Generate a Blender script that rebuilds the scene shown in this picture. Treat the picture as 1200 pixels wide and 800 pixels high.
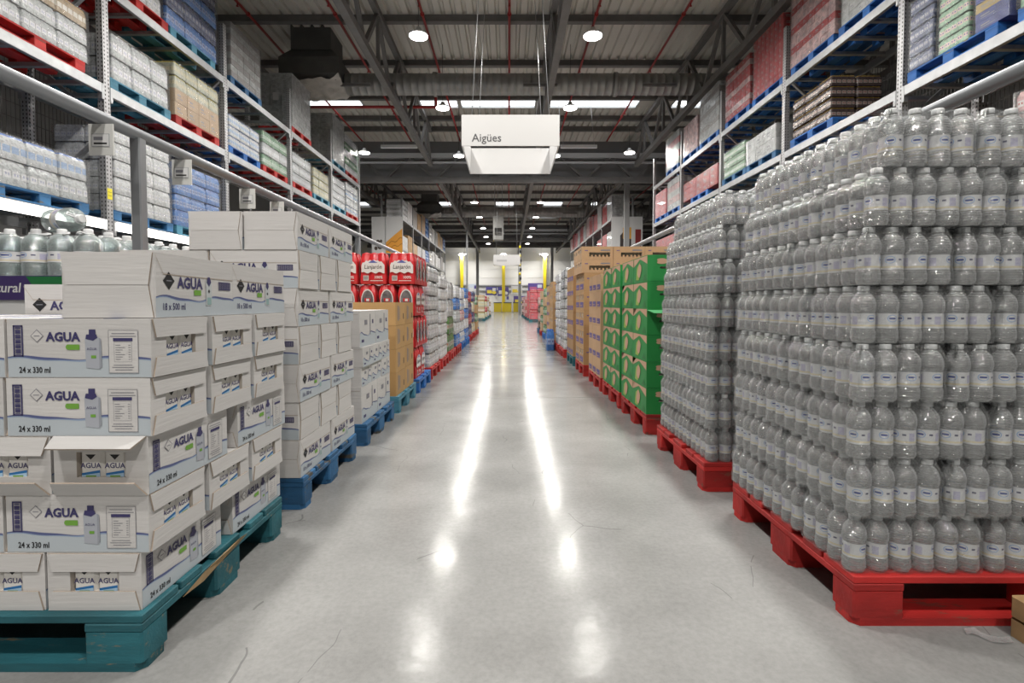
import bpy, bmesh, math, random
from mathutils import Vector, Matrix, noise
R = math.radians
rnd = random.Random(7)
for _o in list(bpy.data.objects): bpy.data.objects.remove(_o)
SC = bpy.context.scene
COL = SC.collection
# ---------------------------------------------------------------- camera
CAM_H = 0.92
PITCH = 2.0
F_PX = 605.0
cam = bpy.data.cameras.new('camera')
cam_o = bpy.data.objects.new('camera', cam); COL.objects.link(cam_o)
cam.sensor_width = 36.0; cam.sensor_fit = 'HORIZONTAL'
cam.lens = F_PX / 1200 * 36
cam.shift_x = 4 / 1200
cam.shift_y = (356 + F_PX * math.tan(R(PITCH)) - 400) / 1200
cam.clip_start = 0.05; cam.clip_end = 300
cam_o.location = (0, 0, CAM_H); cam_o.rotation_euler = (R(90 - PITCH), 0, 0)
SC.camera = cam_o
# ---------------------------------------------------------------- world, exposure
W = bpy.data.worlds.new('world'); SC.world = W; W.use_nodes = True
W.node_tree.nodes['Background'].inputs[0].default_value = (0.75, 0.85, 1, 1)
W.node_tree.nodes['Background'].inputs[1].default_value = 1.0
SC.view_settings.view_transform = 'Standard'; SC.view_settings.look = 'None'
SC.view_settings.gamma = 1; SC.view_settings.use_curve_mapping = False
SC.view_settings.exposure = 0.0
LAMP_W = 158.0
cy = SC.cycles
cy.max_bounces = 8; cy.diffuse_bounces = 4; cy.glossy_bounces = 4; cy.transmission_bounces = 6; cy.transparent_max_bounces = 16
cy.sample_clamp_indirect = 6.0
cy.caustics_reflective = False; cy.caustics_refractive = False
# ---------------------------------------------------------------- materials
MATS = {}
def mat(name, col, rough=.5, metal=0.0, var=0.0, scale=6.0, bump=0.0, bscale=60.0, emit=0.0, spec=.5, stretch=(1, 1, 1), rand=0.0, wear=None, wear_amt=.35, coat=0.0):
    if name in MATS: return MATS[name]
    m = bpy.data.materials.new(name); m.use_nodes = True; MATS[name] = m
    nt = m.node_tree; n = nt.nodes; L = nt.links; p = n['Principled BSDF']
    c = (*col[:3], 1)
    p.inputs['Base Color'].default_value = c; p.inputs['Roughness'].default_value = rough; p.inputs['Metallic'].default_value = metal
    p.inputs['Specular IOR Level'].default_value = spec; p.inputs['Coat Weight'].default_value = coat
    tc = n.new('ShaderNodeTexCoord'); mp = n.new('ShaderNodeMapping'); mp.inputs['Scale'].default_value = stretch
    L.new(tc.outputs['Object'], mp.inputs['Vector'])
    last = None
    oi = n.new('ShaderNodeObjectInfo')
    if var or rand or wear:
        nz = n.new('ShaderNodeTexNoise'); nz.noise_dimensions = '4D'; nz.inputs['Scale'].default_value = scale; nz.inputs['Detail'].default_value = 5
        mw = n.new('ShaderNodeMath'); mw.operation = 'MULTIPLY'; mw.inputs[1].default_value = 37.0
        L.new(oi.outputs['Random'], mw.inputs[0]); L.new(mw.outputs[0], nz.inputs['W']); L.new(mp.outputs[0], nz.inputs['Vector'])
        cr = n.new('ShaderNodeValToRGB'); cr.color_ramp.elements[0].position = .3; cr.color_ramp.elements[1].position = .7
        cr.color_ramp.elements[0].color = tuple(max(0, x * (1 - var)) for x in col[:3]) + (1,)
        cr.color_ramp.elements[1].color = tuple(min(1, x * (1 + var)) for x in col[:3]) + (1,)
        L.new(nz.outputs['Fac'], cr.inputs[0]); last = cr.outputs[0]
        if rand:
            h = n.new('ShaderNodeHueSaturation'); mr = n.new('ShaderNodeMapRange')
            mr.inputs[3].default_value = 1 - rand; mr.inputs[4].default_value = 1 + rand
            L.new(oi.outputs['Random'], mr.inputs[0]); L.new(mr.outputs[0], h.inputs['Value']); L.new(last, h.inputs['Color']); last = h.outputs[0]
        if wear:
            nz2 = n.new('ShaderNodeTexNoise'); nz2.noise_dimensions = '4D'; nz2.inputs['Scale'].default_value = scale * 1.7; nz2.inputs['Detail'].default_value = 8
            nz2.inputs['Roughness'].default_value = .7
            L.new(mw.outputs[0], nz2.inputs['W']); L.new(mp.outputs[0], nz2.inputs['Vector'])
            c2 = n.new('ShaderNodeValToRGB'); c2.color_ramp.elements[0].position = 1 - wear_amt; c2.color_ramp.elements[1].position = 1 - wear_amt + .04
            mx = n.new('ShaderNodeMix'); mx.data_type = 'RGBA'; mx.inputs['B'].default_value = (*wear, 1)
            L.new(nz2.outputs['Fac'], c2.inputs[0]); L.new(c2.outputs[0], mx.inputs['Factor']); L.new(last, mx.inputs['A']); last = mx.outputs['Result']
        L.new(last, p.inputs['Base Color'])
    if bump:
        nb = n.new('ShaderNodeTexNoise'); nb.inputs['Scale'].default_value = bscale; nb.inputs['Detail'].default_value = 4
        L.new(mp.outputs[0], nb.inputs['Vector'])
        b = n.new('ShaderNodeBump'); b.inputs['Strength'].default_value = bump; b.inputs['Distance'].default_value = .01
        L.new(nb.outputs['Fac'], b.inputs['Height']); L.new(b.outputs[0], p.inputs['Normal'])
    if emit:
        p.inputs['Emission Color'].default_value = c; p.inputs['Emission Strength'].default_value = emit
    return m

def film_mat(name, transp=.8, white=(.9, .92, .93), rough=.18, bump=.6, bscale=25, diff=.35, stretch=(1, 1, 1)):
    """thin clear plastic: part straight through, part glossy, part milky"""
    if name in MATS: return MATS[name]
    m = bpy.data.materials.new(name); m.use_nodes = True; MATS[name] = m
    nt = m.node_tree; n = nt.nodes; L = nt.links; n.remove(n['Principled BSDF']); out = n['Material Output']
    tr = n.new('ShaderNodeBsdfTransparent'); tr.inputs[0].default_value = (.97, .98, .98, 1)
    df = n.new('ShaderNodeBsdfDiffuse'); df.inputs[0].default_value = (*white, 1)
    gl = n.new('ShaderNodeBsdfGlossy'); gl.inputs['Roughness'].default_value = rough; gl.inputs[0].default_value = (1, 1, 1, 1)
    tc = n.new('ShaderNodeTexCoord'); mp = n.new('ShaderNodeMapping'); mp.inputs['Scale'].default_value = stretch
    L.new(tc.outputs['Object'], mp.inputs[0])
    nb = n.new('ShaderNodeTexNoise'); nb.inputs['Scale'].default_value = bscale; nb.inputs['Detail'].default_value = 3; nb.inputs['Distortion'].default_value = 1.5
    L.new(mp.outputs[0], nb.inputs['Vector'])
    b = n.new('ShaderNodeBump'); b.inputs['Strength'].default_value = bump; b.inputs['Distance'].default_value = .012
    L.new(nb.outputs['Fac'], b.inputs['Height'])
    L.new(b.outputs[0], gl.inputs['Normal']); L.new(b.outputs[0], df.inputs['Normal'])
    fr = n.new('ShaderNodeFresnel'); fr.inputs[0].default_value = 1.45; L.new(b.outputs[0], fr.inputs['Normal'])
    m1 = n.new('ShaderNodeMixShader'); m1.inputs[0].default_value = diff
    L.new(tr.outputs[0], m1.inputs[1]); L.new(df.outputs[0], m1.inputs[2])
    sc_ = n.new('ShaderNodeMath'); sc_.operation = 'MULTIPLY_ADD'; sc_.inputs[1].default_value = .40; sc_.inputs[2].default_value = (1 - transp) * .6
    L.new(fr.outputs[0], sc_.inputs[0])
    m2 = n.new('ShaderNodeMixShader'); L.new(sc_.outputs[0], m2.inputs[0]); L.new(m1.outputs[0], m2.inputs[1]); L.new(gl.outputs[0], m2.inputs[2])
    L.new(m2.outputs[0], out.inputs[0])
    return m

def uv_mat(name, build, rough=.45):
    """material whose colour is built from the UV by build(nodes, links, u, v) -> colour socket"""
    if name in MATS: return MATS[name]
    m = bpy.data.materials.new(name); m.use_nodes = True; MATS[name] = m
    nt = m.node_tree; n = nt.nodes; L = nt.links; p = n['Principled BSDF']; p.inputs['Roughness'].default_value = rough
    tc = n.new('ShaderNodeTexCoord'); s = n.new('ShaderNodeSeparateXYZ'); L.new(tc.outputs['UV'], s.inputs[0])
    L.new(build(n, L, s.outputs[0], s.outputs[1]), p.inputs['Base Color'])
    return m
def mth(n, L, op, a, b=None, c=None):
    x = n.new('ShaderNodeMath'); x.operation = op
    for i, s in enumerate((a, b, c)):
        if s is None: continue
        if isinstance(s, (int, float)): x.inputs[i].default_value = s
        else: L.new(s, x.inputs[i])
    return x.outputs[0]
def band(n, L, s, lo, hi):
    return mth(n, L, 'MULTIPLY', mth(n, L, 'GREATER_THAN', s, lo), mth(n, L, 'LESS_THAN', s, hi))
def mixc(n, L, fac, a, b):
    x = n.new('ShaderNodeMix'); x.data_type = 'RGBA'; L.new(fac, x.inputs['Factor'])
    for k, s in (('A', a), ('B', b)):
        if isinstance(s, tuple): x.inputs[k].default_value = (*s, 1)
        else: L.new(s, x.inputs[k])
    return x.outputs['Result']
# ---------------------------------------------------------------- mesh helpers
class MB:
    def __init__(s): s.v = []; s.f = []; s.mi = []; s.m = []; s.uv = {}; s.sm = set()
    def mid(s, m):
        if m not in s.m: s.m.append(m)
        return s.m.index(m)
    def face(s, idx, m, uv=None, smooth=False):
        if uv: s.uv[len(s.f)] = uv
        if smooth: s.sm.add(len(s.f))
        s.f.append(idx); s.mi.append(s.mid(m))
    def add(s, pts): k = len(s.v); s.v.extend([tuple(p) for p in pts]); return k
    def poly(s, pts, m, uv=None): k = s.add(pts); s.face(tuple(range(k, k + len(pts))), m, uv); return s
    def box(s, x0, x1, y0, y1, z0, z1, m, skip=''):
        k = s.add([(x, y, z) for z in (z0, z1) for y in (y0, y1) for x in (x0, x1)])
        for key, q in (('b', (0, 2, 3, 1)), ('t', (4, 5, 7, 6)), ('f', (0, 1, 5, 4)), ('k', (2, 6, 7, 3)), ('l', (0, 4, 6, 2)), ('r', (1, 3, 7, 5))):
            if key not in skip: s.face(tuple(k + i for i in q), m)
        return s
    def cbox(s, x0, x1, y0, y1, z0, z1, m, c=.01):
        """box with chamfered upright edges and a small top/bottom chamfer"""
        ring = [(x0 + c, y0), (x1 - c, y0), (x1, y0 + c), (x1, y1 - c), (x1 - c, y1), (x0 + c, y1), (x0, y1 - c), (x0, y0 + c)]
        k = s.add([(x, y, z0) for x, y in ring] + [(x, y, z1) for x, y in ring])
        for i in range(8): j = (i + 1) % 8; s.face((k + i, k + j, k + 8 + j, k + 8 + i), m)
        s.face(tuple(k + i for i in range(7, -1, -1)), m); s.face(tuple(k + 8 + i for i in range(8)), m)
        return s
    def bar(s, a, b, w, h, m, up=(0, 0, 1)):
        a = Vector(a); b = Vector(b); d = (b - a).normalized(); u = Vector(up)
        if abs(d.dot(u)) > .98: u = Vector((0, 1, 0))
        r = d.cross(u).normalized(); u = r.cross(d)
        k = s.add([p + r * i * w / 2 + u * j * h / 2 for p in (a, b) for i, j in ((-1, -1), (1, -1), (1, 1), (-1, 1))])
        for q in ((3, 2, 1, 0), (4, 5, 6, 7), (0, 1, 5, 4), (1, 2, 6, 5), (2, 3, 7, 6), (3, 0, 4, 7)): s.face(tuple(k + i for i in q), m)
        return s
    def tube(s, pts, r, m, n=10, cap=True):
        pts = [Vector(p) for p in pts]; rings = []
        for i, p in enumerate(pts):
            d = (pts[min(i + 1, len(pts) - 1)] - pts[max(i - 1, 0)]).normalized()
            u = Vector((0, 0, 1)) if abs(d.z) < .9 else Vector((1, 0, 0))
            a = d.cross(u).normalized(); b = a.cross(d)
            rr = r[i] if isinstance(r, (list, tuple)) else r
            rings.append(s.add([p + (a * math.cos(t) + b * math.sin(t)) * rr for t in [2 * math.pi * q / n for q in range(n)]]))
        for k0, k1 in zip(rings, rings[1:]):
            for q in range(n): s.face((k0 + q, k1 + q, k1 + (q + 1) % n, k0 + (q + 1) % n), m, smooth=True)
        if cap:
            s.face(tuple(rings[0] + q for q in range(n)), m); s.face(tuple(rings[-1] + q for q in range(n - 1, -1, -1)), m)
        return s
    def lathe(s, prof, m, n=16, c=(0, 0, 0), uv=False, cap=False, twist=0):
        rings = [s.add([(c[0] + r * math.cos(2 * math.pi * q / n + twist), c[1] + r * math.sin(2 * math.pi * q / n + twist), c[2] + z) for q in range(n)]) for r, z in prof]
        z0 = prof[0][1]; z1 = prof[-1][1]
        for i in range(len(prof) - 1):
            a, b = rings[i], rings[i + 1]
            for q in range(n):
                t = None
                if uv:
                    va = (prof[i][1] - z0) / (z1 - z0); vb = (prof[i + 1][1] - z0) / (z1 - z0)
                    t = [(q / n, va), ((q + 1) / n, va), ((q + 1) / n, vb), (q / n, vb)]
                s.face((a + q, a + (q + 1) % n, b + (q + 1) % n, b + q), m, t, smooth=True)
        if cap:
            s.face(tuple(rings[-1] + q for q in range(n)), m); s.face(tuple(rings[0] + q for q in range(n - 1, -1, -1)), m)
        return s
    def frame(s, o, r, u, nrm, off=.0008):
        """2-D drawing frame on a plane: P(x, y) -> 3-D"""
        o, r, u, nrm = Vector(o), Vector(r), Vector(u), Vector(nrm)
        return lambda x, y, k=1: o + r * x + u * y + nrm * off * k
    def text(s, P, t, x, y, size, m, align='LEFT', k=1, sx=1.0, bold=0.0, shear=0.0):
        vs, fs = text_geo(t, align, bold)
        b = s.add([P(x + (a + shear * c) * size * sx, y + c * size, k) for a, c in vs])
        for f in fs: s.face(tuple(b + i for i in f), m)
        return s
    def holed(s, P, x0, x1, y0, y1, holes, depth, m, m_in):
        """flat face on frame P (offset 1) with real rectangular cavities; holes: (xa, xb, ya, yb)"""
        xs = sorted({x0, x1} | {v for h in holes for v in h[:2]}); ys = sorted({y0, y1} | {v for h in holes for v in h[2:]})
        for xa, xb in zip(xs, xs[1:]):
            for ya, yb in zip(ys, ys[1:]):
                if any(h[0] <= xa and xb <= h[1] and h[2] <= ya and yb <= h[3] for h in holes): continue
                s.poly([P(xa, ya, 0), P(xb, ya, 0), P(xb, yb, 0), P(xa, yb, 0)], m)
        for a, b, c, d in holes:
            q = [(a, c), (b, c), (b, d), (a, d)]
            s.poly([P(x, y, -depth) for x, y in q], m_in)
            for (xa, ya), (xb, yb) in zip(q, q[1:] + q[:1]): s.poly([P(xa, ya, 0), P(xa, ya, -depth), P(xb, yb, -depth), P(xb, yb, 0)], m_in)
        return s
    def rect(s, P, x0, x1, y0, y1, m, k=1): return s.poly([P(x0, y0, k), P(x1, y0, k), P(x1, y1, k), P(x0, y1, k)], m)
    def outline(s, P, x0, x1, y0, y1, w, m, k=1):
        s.rect(P, x0, x1, y0, y0 + w, m, k); s.rect(P, x0, x1, y1 - w, y1, m, k); s.rect(P, x0, x0 + w, y0, y1, m, k); return s.rect(P, x1 - w, x1, y0, y1, m, k)
    def ribbon(s, P, pts, w, m, k=1):
        """strip along a 2-D polyline with widths w(t)"""
        N = len(pts); b = s.add([q for i, (x, y) in enumerate(pts) for q in (P(x, y - w(i / (N - 1)) / 2, k), P(x, y + w(i / (N - 1)) / 2, k))])
        for i in range(N - 1): s.face((b + 2 * i, b + 2 * i + 2, b + 2 * i + 3, b + 2 * i + 1), m)
        return s
    def mesh(s, name, bevel=0, smooth=False):
        me = bpy.data.meshes.new(name); me.from_pydata(s.v, [], s.f)
        for m in s.m: me.materials.append(m)
        me.polygons.foreach_set('material_index', s.mi)
        if s.uv:
            ul = me.uv_layers.new(name='UVMap')
            for p in me.polygons:
                t = s.uv.get(p.index)
                if t:
                    for li, c in zip(p.loop_indices, t): ul.data[li].uv = c
        if smooth: me.polygons.foreach_set('use_smooth', [True] * len(me.polygons))
        elif s.sm:
            me.polygons.foreach_set('use_smooth', [i in s.sm for i in range(len(me.polygons))])
        if bevel:
            bm = bmesh.new(); bm.from_mesh(me)
            bmesh.ops.bevel(bm, geom=bm.edges[:], offset=bevel, segments=1, affect='EDGES', clamp_overlap=True)
            bm.to_mesh(me); bm.free()
        me.update(); return me
_TXT = {}
def text_geo(t, align='LEFT', bold=0.0):
    key = (t, align, bold)
    if key not in _TXT:
        cu = bpy.data.curves.new('t', 'FONT'); cu.body = t; cu.align_x = align; cu.size = 1.0; cu.resolution_u = 2; cu.offset = bold; cu.fill_mode = 'FRONT'
        o = bpy.data.objects.new('t', cu); me = bpy.data.meshes.new_from_object(o)
        _TXT[key] = ([(v.co.x, v.co.y) for v in me.vertices], [tuple(p.vertices) for p in me.polygons])
        bpy.data.meshes.remove(me); bpy.data.objects.remove(o); bpy.data.curves.remove(cu)
    return _TXT[key]
def part(name, mesh, parent=None, loc=(0, 0, 0), rot=(0, 0, 0), kind=None, label=None):
    o = bpy.data.objects.new(name, mesh); COL.objects.link(o); o.parent = parent; o.location = loc; o.rotation_euler = rot
    if kind: o['kind'] = kind
    if label: o['label'] = label
    return o
def tag(o, label, cat, group=None, kind=None):
    o['label'] = label; o['category'] = cat
    if group: o['group'] = group
    if kind: o['kind'] = kind
    return o
def thing(name, label, cat, loc=(0, 0, 0), rz=0.0, group=None):
    o = bpy.data.objects.new(name, None); COL.objects.link(o); o.location = loc; o.rotation_euler = (0, 0, rz)
    o.empty_display_size = .05
    return tag(o, label, cat, group)
def struct(name, mesh, loc=(0, 0, 0), parent=None):
    o = part(name, mesh, parent, loc)
    if parent is None: o['kind'] = 'structure'
    return o
CACHE = {}
def cached(key, fn):
    if key not in CACHE: CACHE[key] = fn()
    return CACHE[key]
def pos(i, j):
    n = ['first', 'second', 'third', 'fourth', 'fifth', 'sixth', 'seventh']
    return 'aisle corner' if not i and not j else '%s along the aisle' % n[j] if not i else '%s from the aisle' % n[i] if not j else '%s in, %s row' % (n[i], n[j])
ORD = ['bottom', 'second', 'third', 'fourth', 'fifth', 'sixth', 'seventh', 'eighth', 'ninth']
# ================================================================ materials used all over
steel = mat('galvanised steel', (.40, .41, .42), .42, .75, var=.12, scale=9, rand=.05)
steel_dark = mat('painted dark steel', (.17, .165, .16), .6, .15, var=.1)
steel_white = mat('light painted steel', (.55, .56, .57), .5, .1)
black = mat('black print', (.012, .012, .014), .6)
white = mat('white board', (.64, .64, .64), .55)
navy = mat('navy print', (.045, .04, .13), .55)
grey_ink = mat('grey ink', (.22, .22, .25), .6)
red_pipe = mat('red pipe paint', (.36, .03, .03), .4)
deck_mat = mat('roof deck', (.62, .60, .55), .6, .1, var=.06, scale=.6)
duct_mat = mat('duct zinc', (.30, .30, .29), .42, .6, var=.15, scale=3)
# perforated upright: shade inside the holes is painted as dark dots
def perforated():
    m = mat('perforated upright steel', (.42, .42, .43), .45, .5, var=.1)
    nt = m.node_tree; n = nt.nodes; L = nt.links; p = n['Principled BSDF']
    tc = n.new('ShaderNodeTexCoord'); s = n.new('ShaderNodeSeparateXYZ'); L.new(tc.outputs['Object'], s.inputs[0])
    zz = mth(n, L, 'ABSOLUTE', mth(n, L, 'SUBTRACT', mth(n, L, 'FRACT', mth(n, L, 'MULTIPLY', s.outputs[2], 20.0)), .5))
    def holes(ax, cs, w):
        tot = None
        for c in cs:
            h = mth(n, L, 'LESS_THAN', mth(n, L, 'ABSOLUTE', mth(n, L, 'SUBTRACT', s.outputs[ax], c)), w)
            tot = h if tot is None else mth(n, L, 'MAXIMUM', tot, h)
        return tot
    hx = mth(n, L, 'MAXIMUM', holes(1, (-.027, .027), .009), holes(0, (-.022, .022), .007))
    fac = mth(n, L, 'MULTIPLY', hx, mth(n, L, 'LESS_THAN', zz, .24))
    src = p.inputs['Base Color'].links[0].from_socket
    L.new(mixc(n, L, fac, src, (.03, .03, .03)), p.inputs['Base Color'])
    return m
upright_mat = perforated()
# ================================================================ floor
def floor_material():
    m = bpy.data.materials.new('polished concrete'); m.use_nodes = True
    nt = m.node_tree; n = nt.nodes; L = nt.links; p = n['Principled BSDF']
    tc = n.new('ShaderNodeTexCoord')
    def nz(sc, det, rg=.55):
        t = n.new('ShaderNodeTexNoise'); t.inputs['Scale'].default_value = sc; t.inputs['Detail'].default_value = det; t.inputs['Roughness'].default_value = rg
        L.new(tc.outputs['Object'], t.inputs['Vector']); return t.outputs['Fac']
    r = n.new('ShaderNodeValToRGB'); e = r.color_ramp.elements
    e[0].position = .3; e[0].color = (.20, .20, .196, 1); e[1].position = .72; e[1].color = (.31, .31, .305, 1)
    L.new(nz(1.6, 8), r.inputs[0])
    fine = n.new('ShaderNodeValToRGB'); e = fine.color_ramp.elements
    e[0].position = .36; e[0].color = (.82, .82, .82, 1); e[1].position = .6; e[1].color = (1.05, 1.05, 1.05, 1)
    L.new(nz(55, 6, .7), fine.inputs[0])
    mx = n.new('ShaderNodeMix'); mx.data_type = 'RGBA'; mx.blend_type = 'MULTIPLY'; mx.inputs['Factor'].default_value = .6
    L.new(r.outputs[0], mx.inputs['A']); L.new(fine.outputs[0], mx.inputs['B'])
    # thin scratches
    wv = n.new('ShaderNodeTexVoronoi'); wv.feature = 'DISTANCE_TO_EDGE'; wv.inputs['Scale'].default_value = 2.2
    mp = n.new('ShaderNodeMapping'); mp.inputs['Rotation'].default_value = (0, 0, .6); mp.inputs['Scale'].default_value = (1, .35, 1)
    ad = n.new('ShaderNodeMix'); ad.data_type = 'VECTOR'; ad.inputs['Factor'].default_value = .12
    nv = n.new('ShaderNodeTexNoise'); nv.inputs['Scale'].default_value = 3; L.new(tc.outputs['Object'], nv.inputs['Vector'])
    L.new(tc.outputs['Object'], ad.inputs['A']); L.new(nv.outputs['Color'], ad.inputs['B']); L.new(ad.outputs['Result'], mp.inputs[0]); L.new(mp.outputs[0], wv.inputs['Vector'])
    line = mth(n, L, 'LESS_THAN', wv.outputs['Distance'], .0022)
    gate = mth(n, L, 'GREATER_THAN', nz(2.7, 2), .56)
    fac = mth(n, L, 'MULTIPLY', mth(n, L, 'MULTIPLY', line, gate), .55)
    col = mixc(n, L, fac, mx.outputs['Result'], (.10, .10, .10))
    L.new(col, p.inputs['Base Color'])
    rr = n.new('ShaderNodeMapRange'); rr.inputs[1].default_value = .3; rr.inputs[2].default_value = .7; rr.inputs[3].default_value = .12; rr.inputs[4].default_value = .21
    L.new(nz(4, 6), rr.inputs[0]); L.new(rr.outputs[0], p.inputs['Roughness'])
    p.inputs['Specular IOR Level'].default_value = .07
    b = n.new('ShaderNodeBump'); b.inputs['Strength'].default_value = .06; b.inputs['Distance'].default_value = .02
    L.new(nz(9, 3), b.inputs['Height']); L.new(b.outputs[0], p.inputs['Normal'])
    return m
ROOF_Z = CAM_H + 7.25
WALL_Y = 58.0
floor = struct('floor', MB().box(-14, 14, -12, WALL_Y, -.2, 0, floor_material()).mesh('floor'))
jm = mat('joint sealant', (.16, .16, .155), .5)
for yy in (5.05, 11.2, 17.4, 23.6, 30): struct('joint_strip', MB().box(-14, 14, yy, yy + .012, .0, .0012, jm).mesh('joint_strip'), parent=floor)
# ================================================================ walls
clad = mat('white wall cladding', (.80, .80, .79), .5, var=.03, scale=.5)
clad_side = mat('grey side wall cladding', (.34, .34, .34), .6, var=.05, scale=.5)
def clad_wall(x0, x1, y0, y1, z1, m, step=1.0):
    b = MB(); z = 0.0
    while z < z1 - .01:
        t = min(z + step, z1); b.box(x0, x1, y0, y1, z + .02, t - .02, m); z = t
    b.box(x0 + .03, x1 - .03 if x1 - x0 > .1 else x1, y0 + .03, y1, 0, z1, m); return b
wall_back = struct('wall_back', MB().box(-14, 14, WALL_Y, WALL_Y + .2, 0, ROOF_Z + .4, clad).mesh('wall_back'))
zz = 0.0
for i in range(9):
    struct('panel', MB().box(-13.9, 13.9, WALL_Y - .06, WALL_Y, i * .95 + .03, i * .95 + .93, clad).mesh('panel'), parent=wall_back)
for zr in (2.35, 2.9):
    struct('wall_rail', MB().box(-13.9, 13.9, WALL_Y - .22, WALL_Y - .05, zr, zr + .14, steel).mesh('wall_rail'), parent=wall_back)
for side, nm in ((-1, 'wall_left'), (1, 'wall_right')):
    x = side * 14
    w = struct(nm, MB().box(min(x, x + side * .2), max(x, x + side * .2), -12, WALL_Y, 0, ROOF_Z + .4, clad_side).mesh(nm))
struct('wall_front', MB().box(-14, 14, -12.2, -12, 0, ROOF_Z + .4, clad).mesh('wall_front'))
# ================================================================ roof: ribbed deck, skylights, purlins, trusses
SKY = [(18.2, 19.3), (36.8, 38.6), (41.6, 43.4)]
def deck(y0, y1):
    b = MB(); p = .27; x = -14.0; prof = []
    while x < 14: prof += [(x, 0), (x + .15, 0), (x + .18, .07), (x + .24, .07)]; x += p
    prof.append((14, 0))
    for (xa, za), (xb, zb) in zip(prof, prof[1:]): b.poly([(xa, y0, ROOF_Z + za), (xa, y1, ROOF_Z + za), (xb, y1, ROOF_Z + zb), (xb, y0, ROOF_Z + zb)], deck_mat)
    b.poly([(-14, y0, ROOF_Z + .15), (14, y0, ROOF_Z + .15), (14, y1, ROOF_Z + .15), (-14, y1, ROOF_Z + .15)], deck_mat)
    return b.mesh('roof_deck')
ceiling = None
ys = [-12.0] + [v for s in SKY for v in s] + [WALL_Y]
for i in range(0, len(ys), 2):
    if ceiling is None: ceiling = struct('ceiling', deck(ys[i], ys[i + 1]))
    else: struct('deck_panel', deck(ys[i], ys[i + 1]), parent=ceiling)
sky_m = mat('daylight in skylight', (.93, .97, 1), .5, emit=2.6)
sky_frame = mat('skylight frame', (.55, .56, .56), .5)
SEGS = [[(-7.6, -5.25), (-3.3, -1.8), (-1.75, 1.0), (1.35, 4.7), (5.9, 7.2)], [(-10.9, -10.1), (-5.3, -4.0), (-.95, .4), (2.5, 3.9), (5.9, 6.5)], [(1.75, 3.9)]]
wi = 0
for (a, b_), SEG in zip(SKY, SEGS):
    xs = [-14.0] + [v for s in SEG for v in s] + [14.0]
    for i in range(0, len(xs), 2):   # solid deck between the panes
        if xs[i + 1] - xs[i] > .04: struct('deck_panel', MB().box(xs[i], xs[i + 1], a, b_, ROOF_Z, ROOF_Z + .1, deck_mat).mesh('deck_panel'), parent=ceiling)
    for (x0, x1) in SEG:
        wi += 1
        fr = MB(); fr.box(x0, x1, a, a + .06, ROOF_Z - .05, ROOF_Z + .1, sky_frame); fr.box(x0, x1, b_ - .06, b_, ROOF_Z - .05, ROOF_Z + .1, sky_frame)
        fr.box(x0, x0 + .05, a, b_, ROOF_Z - .05, ROOF_Z + .1, sky_frame); fr.box(x1 - .05, x1, a, b_, ROOF_Z - .05, ROOF_Z + .1, sky_frame)
        w = struct('window_%d' % wi, fr.mesh('window_frame'))
        struct('pane', MB().box(x0 + .05, x1 - .05, a + .06, b_ - .06, ROOF_Z + .03, ROOF_Z + .05, sky_m).mesh('pane'), parent=w)
PUR_Z = CAM_H + 7.0
pm = MB().box(-14, 14, -.04, .04, -.02, .14, steel_dark).box(-14, 14, -.08, .08, -.045, -.02, steel_dark).mesh('purlin')
for i, yy in enumerate([1.3, 3.7, 6.1, 8.5, 10.9, 13.25, 15.65, 18.15, 20.2, 21.4] + [23.8 + 2.4 * k for k in range(14)]):
    struct('trim_%d' % (i + 1), pm, (0, yy, PUR_Z + .11))
# lengthwise lattice trusses
TB, TT = CAM_H + 5.6, CAM_H + 6.95
def truss(y0, y1, step=2.4):
    out = []
    out.append(('top_chord', MB().box(-.07, .07, y0, y1, TT - .07, TT + .07, steel_dark).mesh('top_chord'), (0, 0, 0)))
    out.append(('bottom_chord', MB().box(-.08, .08, y0, y1, TB - .08, TB + .08, steel_dark).mesh('bottom_chord'), (0, 0, 0)))
    dg = MB().bar((0, 0, TB), (0, step / 2, TT), .09, .09, steel_dark).mesh('web_bar')
    dh = MB().bar((0, step / 2, TT), (0, step, TB), .09, .09, steel_dark).mesh('web_bar')
    dv = MB().box(-.04, .04, -.04, .04, TB, TT, steel_dark).mesh('post_bar')
    y = y0
    while y < y1 - .1:
        out.append(('web_bar', dg, (0, y, 0))); out.append(('web_bar', dh, (0, y, 0))); out.append(('post_bar', dv, (0, y + step / 2, 0))); y += step
    return out
TR = truss(-3.0, 21.0); TR2 = truss(22.6, 56.2)
TXS = (-7.35, -3.13, 1.08, 5.15, 9.2)
for x, w in zip(TXS, ('beside the zinc air drop', 'over the white carton stacks', 'over the middle of the aisle', 'over the bottled water rack', 'by the side wall')):
    for seg, wh in ((TR, 'near roof bay'), (TR2, 'far roof bay')):
        t = thing('roof_truss', 'dark steel lattice roof truss running lengthwise %s, %s' % (w, wh), 'truss', (x, 0, 0), 0, 'lengthwise roof trusses')
        for nm, me, lo in seg: part(nm, me, t, lo)
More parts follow.
